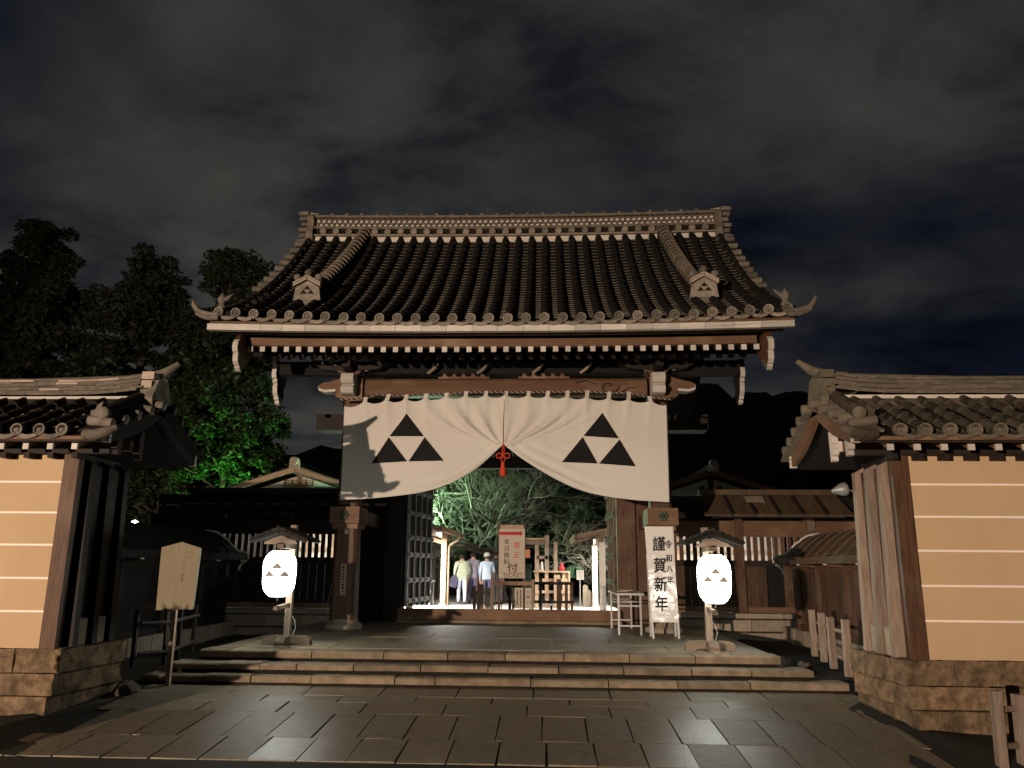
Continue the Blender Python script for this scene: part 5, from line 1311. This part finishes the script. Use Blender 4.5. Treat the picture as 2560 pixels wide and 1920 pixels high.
# ================================================================== PEOPLE
def person(loc, face, h, jacket, legs, hairm, lab, hat=None, lean=0, stride=.12, arm=.05, seed=0):
    p = thing('person', lab, 'person', loc)
    k = h/1.7
    V = [(0, 0, .93), (0, 0, 1.08), (0, .01+lean*.5, 1.25), (0, lean, 1.40), (0, lean*1.2, 1.48), (0, lean*1.5, 1.57), (0, lean*1.6, 1.66),
         (-.095, 0, .88), (-.105, stride*.5, .49), (-.105, stride*.2-.02, .09), (-.105, stride*.2+.10, .035),
         (.095, 0, .88), (.105, -stride*.2, .49), (.105, -stride*.9, .10), (.105, -stride*.9+.11, .035),
         (-.175, lean, 1.38), (-.235, lean-.03, 1.12), (-.215, lean+arm, .90), (-.21, lean+arm+.03, .80),
         (.175, lean, 1.38), (.235, lean-.02, 1.12), (.22, lean+arm*1.4, .90), (.215, lean+arm*1.4+.03, .80)]
    E = [(0, 1), (1, 2), (2, 3), (3, 4), (4, 5), (5, 6), (0, 7), (7, 8), (8, 9), (9, 10), (0, 11), (11, 12), (12, 13), (13, 14), (3, 15), (15, 16), (16, 17), (17, 18), (3, 19), (19, 20), (20, 21), (21, 22)]
    Rr = [.19, .185, .20, .15, .065, .088, .072, .115, .082, .06, .05, .115, .082, .06, .05, .10, .082, .065, .036, .10, .082, .065, .036]
    me = bpy.data.meshes.new('body'); me.from_pydata([tuple(c*k for c in v) for v in V], E, []); o = bpy.data.objects.new('body', me); COL.objects.link(o)
    sk = o.modifiers.new('s', 'SKIN'); sk.use_smooth_shade = True
    for i, r_ in enumerate(Rr): me.skin_vertices[0].data[i].radius = (r_*k, r_*k*(.72 if i < 4 else 1))
    me.skin_vertices[0].data[0].use_root = True
    o.modifiers.new('ss', 'SUBSURF').levels = 2; o.modifiers['ss'].render_levels = 2
    bpy.context.view_layer.update(); dg = bpy.context.evaluated_depsgraph_get()
    m2 = bpy.data.meshes.new_from_object(o.evaluated_get(dg)); bpy.data.objects.remove(o)
    m2.materials.clear()
    for m in (jacket, legs, skin, wood_dark): m2.materials.append(m)
    for f in m2.polygons:
        c = f.center; z = c.z/k; f.use_smooth = True
        f.material_index = 2 if (z > 1.47) or (abs(c.x)/k > .16 and z < .86) else (0 if z > .84 else (3 if z < .075 else 1))
    T = Matrix.Translation(loc)@Matrix.Rotation(face, 4, 'Z'); m2.transform(T)
    b = link('body', m2, p)
    hc = Vector((0, lean*1.55, 1.615))*k
    # face: nose, eyes, mouth, ears (the head looks along +y before turning)
    q = MB(); q.M = T
    q.lathe([(.004, 0), (.012, .012), (.006, .026)], c=hc+Vector((0, .083, -.012))*k, n=6)
    for s in (-1, 1): q.lathe([(.010, -.012), (.022, 0), (.012, .026)], c=hc+Vector((s*.087, -.005, -.012))*k, n=6)
    q.build('nose_and_ears', skin, p)
    q = MB(); q.M = T
    for s in (-1, 1): q.lathe([(.003, -.005), (.009, 0), (.003, .005)], c=hc+Vector((s*.031, .079, .006))*k, n=6)
    q.box(*(hc+Vector((-.02, .074, -.05))*k), *(hc+Vector((.02, .082, -.044))*k)); q.build('eyes_and_mouth', ink, p)
    q = MB(); q.M = T
    vs = []; n = 12
    prof = [(-.06, .094), (-.02, .103), (.04, .102), (.085, .080), (.115, .040), (.122, .004)]
    for z, r_ in prof:
        for j in range(n):
            w = 2*PI*j/n; back = -math.sin(w)
            zz = z if (z > 0 or back > .1) else max(z, .03)
            vs.append(hc+Vector((r_*math.cos(w), r_*math.sin(w)-.008, zz))*k)
    q.add(vs, [(i*n+j, i*n+(j+1) % n, (i+1)*n+(j+1) % n, (i+1)*n+j) for i in range(len(prof)-1) for j in range(n)], True); q.build('hair', hairm, p)
    if hat:
        q = MB(); q.M = T; q.lathe([(.125, .005), (.128, .03), (.112, .035), (.112, .075), (.085, .118), (.03, .14), (.003, .142)], c=hc+Vector((0, -.005, .02))*k, n=14); q.build('cap', hat, p)
    # open hands with five fingers
    for s, wrist in ((-1, V[18]), (1, V[22])):
        w = Vector(wrist)*k; q = MB(); q.M = T
        q.tube([w+Vector((0, 0, .03)), w-Vector((0, 0, .02)), w+Vector((0, .01, -.075))], [.026, .032, .030], 7)
        for f in range(4):
            a = w+Vector((0, -.024+.018*f, -.07)); L_ = (.062, .072, .068, .052)[3-f]
            q.tube([a, a+Vector((-s*.006, .008, -L_*.5)), a+Vector((-s*.022, .012, -L_))], [.0085, .008, .006], 5)
        q.tube([w+Vector((0, .025, -.02)), w+Vector((-s*.01, .05, -.045)), w+Vector((-s*.015, .052, -.075))], [.010, .009, .007], 5)
        q.build('hand', skin, p)
    return p, T, k
jk_green = mat('pale green quilted jacket', (.62, .68, .50), (.50, .56, .42), .8, 14, (1, 1, 3), .3)
jk_mauve = mat('dusty purple coat', (.34, .30, .37), (.24, .21, .27), .85, 9)
jk_blue = mat('pale blue jacket', (.62, .72, .88), (.50, .60, .74), .75, 8, None, .25)
jk_dark = mat('charcoal coat', (.10, .10, .11), (.06, .06, .065), .85, 9)
tr_pale = mat('pale blue trousers', (.70, .78, .92), (.60, .68, .80), .8, 9)
tr_dark = mat('dark purple trousers', (.10, .09, .17), (.06, .055, .10), .85, 9)
hair_m = mat('dark brown hair', (.045, .034, .028), (.02, .015, .012), .5, 40, None, .2)
cap_m = mat('white knitted cap', (.95, .92, .82), (.62, .58, .5), .9, 30, None, .3)
p1, T1, k1 = person((-1.93, 26.0, 0), R(8), 1.56, jk_green, tr_pale, hair_m, 'person in a pale green quilted jacket and pale trousers carrying a dark bag', stride=.16, lean=.07, arm=.12)
q = MB(); q.M = T1
for k in range(5): q.lathe([(.205*k1, -.038), (.226*k1, 0), (.205*k1, .038)], c=(0, .03, (1.02+.085*k)*k1), n=18)
q.M = None
q.v = [tuple(T1@(Matrix.Diagonal((1.12, .82, 1, 1))@(T1.inverted()@Vector(v)))) for v in q.v]
q.build('jacket_quilting', jk_green, p1)
bgp = thing('shoulder_bag', 'dark blue shoulder bag hanging at the side of the green jacket', 'bag', (-2.2, 25.95, .65))
q = MB(); q.M = Matrix.Translation((-2.18, 25.93, .70))@Matrix.Rotation(R(14), 4, 'Y'); q.prism([(-.11, -.17), (.11, -.17), (.13, .05), (.09, .17), (-.09, .17), (-.13, .05)], 'y', -.06, .06); q.M = None; q.build('bag_body', tr_dark, bgp, bevel=.03)
q = MB(); q.tube([(-2.15, 25.9, .86), (-2.08, 25.87, 1.1), (-2.0, 25.9, 1.29), (-1.98, 26.02, 1.30), (-2.05, 26.1, 1.1), (-2.14, 26.0, .86)], .014, 6); q.build('strap', tr_dark, bgp)
person((-1.62, 26.35, 0), R(-5), 1.62, jk_mauve, tr_dark, hair_m, 'person in a dusty purple coat walking close beside the green jacket', stride=.10, lean=.05)
person((-1.12, 26.1, 0), R(12), 1.56, jk_blue, tr_dark, hair_m, 'person in a pale blue jacket and white knitted cap beside the ticket sign', hat=cap_m, stride=.14, lean=.06, arm=.16)
person((-.86, 26.8, 0), R(0), 1.68, jk_dark, tr_dark, hair_m, 'person in a charcoal coat half hidden behind the white knitted cap', stride=.1)

# ================================================================== TREES
def leaf_cloud(q, c, rad, n, size, rng, flat=.8):
    for _ in range(n):
        while True:
            d = Vector((rng.uniform(-1, 1), rng.uniform(-1, 1), rng.uniform(-1, 1)))
            if d.length < 1: break
        p = Vector(c)+Vector((d.x*rad[0], d.y*rad[1], d.z*rad[2]))
        s = size*rng.uniform(.5, 1.25); a = Vector((rng.gauss(0, 1), rng.gauss(0, 1), rng.gauss(0, .6))).normalized(); b = a.cross(Vector((rng.gauss(0, 1), rng.gauss(0, 1), rng.gauss(0, 1)))).normalized()
        q.add([p-a*s, p+b*s*.42, p+a*s, p-b*s*.42], [(0, 1, 2, 3)])
def conifer(x, y, h, rmax, z0, lab, seed, dens=1.0, size=.18, lean=0, gap=.25):
    rng = random.Random(seed); t = thing('cedar_tree', lab, 'tree', (x, y, 0), 'tall cedars behind the left clay wall')
    q = MB(); q.tube([(x, y, 0), (x+lean*.3, y, h*.35), (x+lean*.7, y, h*.7), (x+lean, y, h*.97)], [.38, .30, .17, .04], 9); tr = q.build('trunk', bark, t)
    lm = MB(); cr = MB(); z = z0
    while z < h*.98:
        f = (z-z0)/(h-z0)
        nb = rng.randint(4, 6)
        for _ in range(nb):
            if rng.random() < gap*.5: continue
            w = rng.uniform(0, 2*PI)
            prof = min(1, (1-f)**.62*1.12+.10)
            Lb = rmax*prof*rng.uniform(.45, 1.12)
            a = Vector((x+lean*z/h, y, z)); d = Vector((math.cos(w), math.sin(w)*.9, rng.uniform(-.10, .35)))
            b = a+d*Lb; m = a+d*Lb*.5+Vector((0, 0, -.05*Lb))
            lm.tube([a, m, b], [.07*(1-f)+.02, .04*(1-f)+.015, .012], 5)
            nc = max(2, int(Lb*1.9))
            for i in range(nc):
                u = (i+.8)/nc
                if rng.random() < .10: continue
                c = a.lerp(b, u)+Vector((rng.gauss(0, .16), rng.gauss(0, .16), rng.gauss(0.05, .12)))
                rr = rng.uniform(.32, .80)*(.75+.5*(1-abs(u-.7)))
                leaf_cloud(cr, c, (rr, rr, rr*.62), int(120*dens*rr/.45), size, rng)
        z += rng.uniform(.42, .68)*(1 if rng.random() > .10 else 1.7)
    lm.build('limb', bark, t); cr.build('crown', leaf_d, t)
conifer(-27.2, 40, 19.9, 4.6, 2.5, 'tallest dark cedar with a broad ragged top, farthest left of the cedars', 3, 1.0)
conifer(-21.3, 40.5, 18.9, 4.3, 2.5, 'middle dark cedar with sky showing through its airy crown', 11, .8, gap=.45)
conifer(-16.6, 40, 18.8, 3.6, 2.5, 'slimmer dark cedar whose top leans beside the gate roof', 23, .9, lean=.1, gap=.35)
conifer(-31.5, 44, 15.0, 3.2, 2.0, 'lower dark cedar behind the tallest one at the frame edge', 31, .9)
def broadleaf(x, y, z0, rad, n, lab, seed, m=leaf_b, size=.16, trunk=True, grp=None, name='evergreen_tree', cl=(.28, .55), nl=52):
    rng = random.Random(seed); t = thing(name, lab, 'tree' if 'tree' in name else 'shrub', (x, y, 0), grp)
    if trunk:
        q = MB(); q.tube([(x, y, 0), (x+.15, y, z0*.5), (x, y, z0+rad[2])], [.24, .19, .08], 8)
        for k in range(9):
            w = rng.uniform(0, 2*PI); zz = z0*.6+rng.uniform(0, rad[2])
            q.tube([(x, y, zz), (x+rad[0]*.4*math.cos(w), y+rad[1]*.4*math.sin(w), zz+.6), (x+rad[0]*.8*math.cos(w), y+rad[1]*.8*math.sin(w), zz+1.0)], [.08, .05, .02], 5)
        q.build('trunk', bark, t)
    else:
        q = MB()
        for k in range(7):
            w = rng.uniform(0, 2*PI); q.tube([(x, y, 0), (x+rad[0]*.3*math.cos(w), y+rad[1]*.3*math.sin(w), z0), (x+rad[0]*.7*math.cos(w), y+rad[1]*.7*math.sin(w), z0+rad[2]*.6)], [.05, .03, .012], 5)
        q.build('stem', bark, t)
    cr = MB()
    for k in range(n):
        while True:
            d = Vector((rng.uniform(-1, 1), rng.uniform(-1, 1), rng.uniform(-1, 1)))
            if .30 < d.length < 1: break
        d = d.normalized()*d.length**.55
        c = Vector((x+d.x*rad[0], y+d.y*rad[1], z0+rad[2]+d.z*rad[2])); rr = rng.uniform(*cl)
        leaf_cloud(cr, c, (rr, rr, rr*.7), nl, size, rng)
    cr.build('crown', m, t); return t
broadleaf(-12.0, 30.5, 2.2, (2.35, 1.8, 3.5), 250, 'green floodlit evergreen tree between the cedars and the white gable', 5, size=.115, nl=95)
broadleaf(-14.9, 31.5, 1.2, (2.0, 1.6, 3.0), 150, 'dim evergreen tree left of the green floodlit one', 6, size=.115, nl=90)
broadleaf(-19.5, 36, .5, (3.2, 2, 4.2), 190, 'broad dark evergreen under the middle cedar', 8, size=.22)
broadleaf(-25.5, 36, .5, (3.6, 2, 4.6), 190, 'broad dark evergreen under the tallest cedar', 9, size=.22)
broadleaf(-15.8, 35.5, 1.5, (2.8, 1.8, 5.0), 230, 'tall dark evergreen between the slim cedar and the green floodlit tree', 14, size=.2)
broadleaf(-21.8, 37, 2.0, (3.0, 1.8, 4.6), 200, 'dark evergreen filling the gap under the two left cedars', 15, size=.22)
broadleaf(-13.2, 24.5, .3, (1.2, 1.0, 1.5), 70, 'round dark shrub beside the white floodlight', 12, trunk=False, name='garden_shrub', size=.13)
def shade_bush():  # added out of view; outline shaped to shade the left steps
    rng = random.Random(77); t = thing('shade_bush', 'added unseen bush that shades the left end of the steps', 'shrub', (-5.6, 5, -.62))
    q = MB()
    for k in range(6): q.tube([(-5.6+.04*k, 5, -.65), (-5.65+.08*k, 5+.05*math.sin(k), .2), (-5.9+.12*k, 5+.1*math.cos(k), 1.0)], [.025, .02, .008], 5)
    q.build('stem', bark, t); cr = MB(); tab = [(-.66, -5.42), (.2, -5.28), (.55, -5.06), (.85, -5.32), (1.0, -5.6), (1.12, -5.86)]
    for k in range(520):
        z = rng.uniform(-.62, .90); xr = lerp_tab(tab, z)-.05; x = rng.uniform(-5.86, max(xr, -5.84)); rr = rng.uniform(.06, .10)
        leaf_cloud(cr, (x, 5+rng.uniform(-.3, .3), z), (rr, rr, rr), 34, .05, rng)
    cr.build('crown', leaf_b, t)
shade_bush()
# bare plum tree in the courtyard, lit green
def plum():
    rng = random.Random(42); t = thing('plum_tree', 'bare spreading plum tree lit green inside the courtyard', 'tree', (-.75, 27.6, 0))
    tw = MB(); tr = MB()
    tr.tube([(-.75, 27.6, -.05), (-.85, 27.5, .7), (-.70, 27.4, 1.3), (-.95, 27.3, 1.75)], [.26, .21, .19, .16], 10)
    def grow(p, d, l_, r_, n):
        pts = [p]; q = p.copy(); dd = d.copy()
        for _ in range(3):
            dd = (dd+Vector((rng.gauss(0, .16), rng.gauss(0, .16), rng.gauss(.02, .14)))).normalized(); q = q+dd*l_/3; pts.append(q.copy())
        (tr if r_ > .035 else tw).tube(pts, [r_, r_*.9, r_*.8, r_*.65], 6 if r_ > .03 else 4 if r_ > .012 else 3, cap=False)
        if n == 0: return
        for _ in range(rng.choice((2, 3, 3))):
            i = rng.choice((1, 2, 3, 3)); nd = (dd+Vector((rng.gauss(0, .62), rng.gauss(0, .5), rng.gauss(.12, .42)))).normalized()
            grow(pts[i], nd, l_*rng.uniform(.66, .92), max(.0055, r_*rng.uniform(.5, .66)), n-1)
    b0 = Vector((-.95, 27.3, 1.75))
    for d, l_, r_, n in (((-1, -.4, .42), 1.5, .12, 7), ((-.55, -.5, .8), 1.4, .10, 7), ((.1, -.3, 1), 1.3, .10, 7), ((.8, -.2, .8), 1.5, .10, 7), ((1, .1, .4), 1.5, .09, 7), ((-1, .2, .1), 1.2, .10, 6), ((.5, .5, 1), 1.4, .09, 6), ((-.9, -.7, .25), 1.1, .08, 6)):
        grow(b0+Vector((rng.gauss(0, .05), rng.gauss(0, .05), rng.uniform(-.3, .05))), Vector(d).normalized(), l_, r_, n)
    tr.build('trunk', bark, t); tw.build('branches', twig, t)
plum()
for k, (x, y, z0, rad, n, lab) in enumerate(((-3.6, 33, .1, (2.2, 1.2, 2.2), 120, 'dark shrub behind the walkers, left in the garden'), (.2, 34, .1, (2.4, 1.2, 2.9), 150, 'tall dark shrub behind the ticket sign'), (3.6, 33, .1, (2.4, 1.2, 2.7), 150, 'dark shrub behind the right covered walk'), (1.2, 30.5, 1.6, (2.0, 1.0, 1.5), 90, 'dark leafy crown above the offering stand'))):
    broadleaf(x, y, z0, rad, n, lab, 60+k, m=leaf_g, trunk=(k == 3), name='garden_shrub' if k < 3 else 'garden_tree', size=.15)

# ================================================================== FAR HILLS
hill_m = mat('wooded hillside', (.018, .022, .011), (.007, .009, .005), .95, .35, None, .5)
def hill(x0, x1, y, zf, seed):
    rng = random.Random(seed); vs = []; fs = []; nx, ny = 90, 8
    for j in range(ny+1):
        for i in range(nx+1):
            x = x0+(x1-x0)*i/nx; u = j/ny
            z = zf(x)*math.sin(u*PI*.5)*(1+.0*u)+(.9*rng.uniform(-1, 1)+.6*math.sin(x*.9)+.5*math.sin(x*2.3+1))*(1 if j else 0)
            vs.append((x, y-70*(1-u), z if j else -2))
    for j in range(ny):
        for i in range(nx): a = j*(nx+1)+i; fs.append((a, a+1, a+nx+2, a+nx+1))
    q = MB(); q.add(vs, fs, False); struct(q.build('hill', hill_m))
hill(10, 190, 150, lambda x: 31.6+1.6*math.sin(x*.09-.9)+.9*math.sin(x*.31), 3)
hill(-190, 12, 155, lambda x: 22.6+2.0*math.sin(x*.06+2.2)+.8*math.sin(x*.27), 4)

# ================================================================== GARDEN LIGHTS THAT ARE LIT IN THE PHOTOGRAPH
lamp('green_tree_light', 'POINT', (-3.55, 25.6, 2.95), 850, (.55, 1, .60), .06)
lamp('green_bush_light', 'SPOT', (-10.6, 27.2, 2.3), 1250, (.17, 1, .13), .08, (-11.2, 30.5, 5.6), 90, .7)
lamp('white_flood_light', 'POINT', (-11.4, 23.0, 2.35), 28, (.86, .93, 1), .08)
fl = thing('flood_lamp', 'small bright white floodlight under the dark trees', 'floodlight', (-11.4, 23.1, 0))
q = MB(); q.lathe([(.02, -.09), (.09, -.05), (.11, .0), (.09, .05), (.02, .09)], c=(-11.4, 23.12, 2.35), n=14); q.build('lamp_glass', emit('floodlight glass', (.9, .95, 1), 9), fl)
q = MB(); q.tube([(-11.4, 23.2, 0), (-11.4, 23.2, 2.28)], .04, 7); q.build('pole', alu, fl)
pw = thing('grey_pole', 'pale grey pole with a crossbar standing behind the left clay wall', 'pole', (-11.9, 22.2, 0))
q = MB(); q.tube([(-12.0, 22.2, 0), (-11.9, 22.2, 4.0), (-11.95, 22.2, 4.25), (-12.4, 22.2, 4.35)], .085, 8); q.build('shaft', alu, pw)
q = MB(); q.box(-12.6, 22.15, 2.62, -11.3, 22.25, 2.72); q.build('crossbar', alu, pw)
q = MB(); q.box(-11.8, 22.1, 2.72, -11.5, 22.2, 3.15); q.build('meter_box', alu, pw)
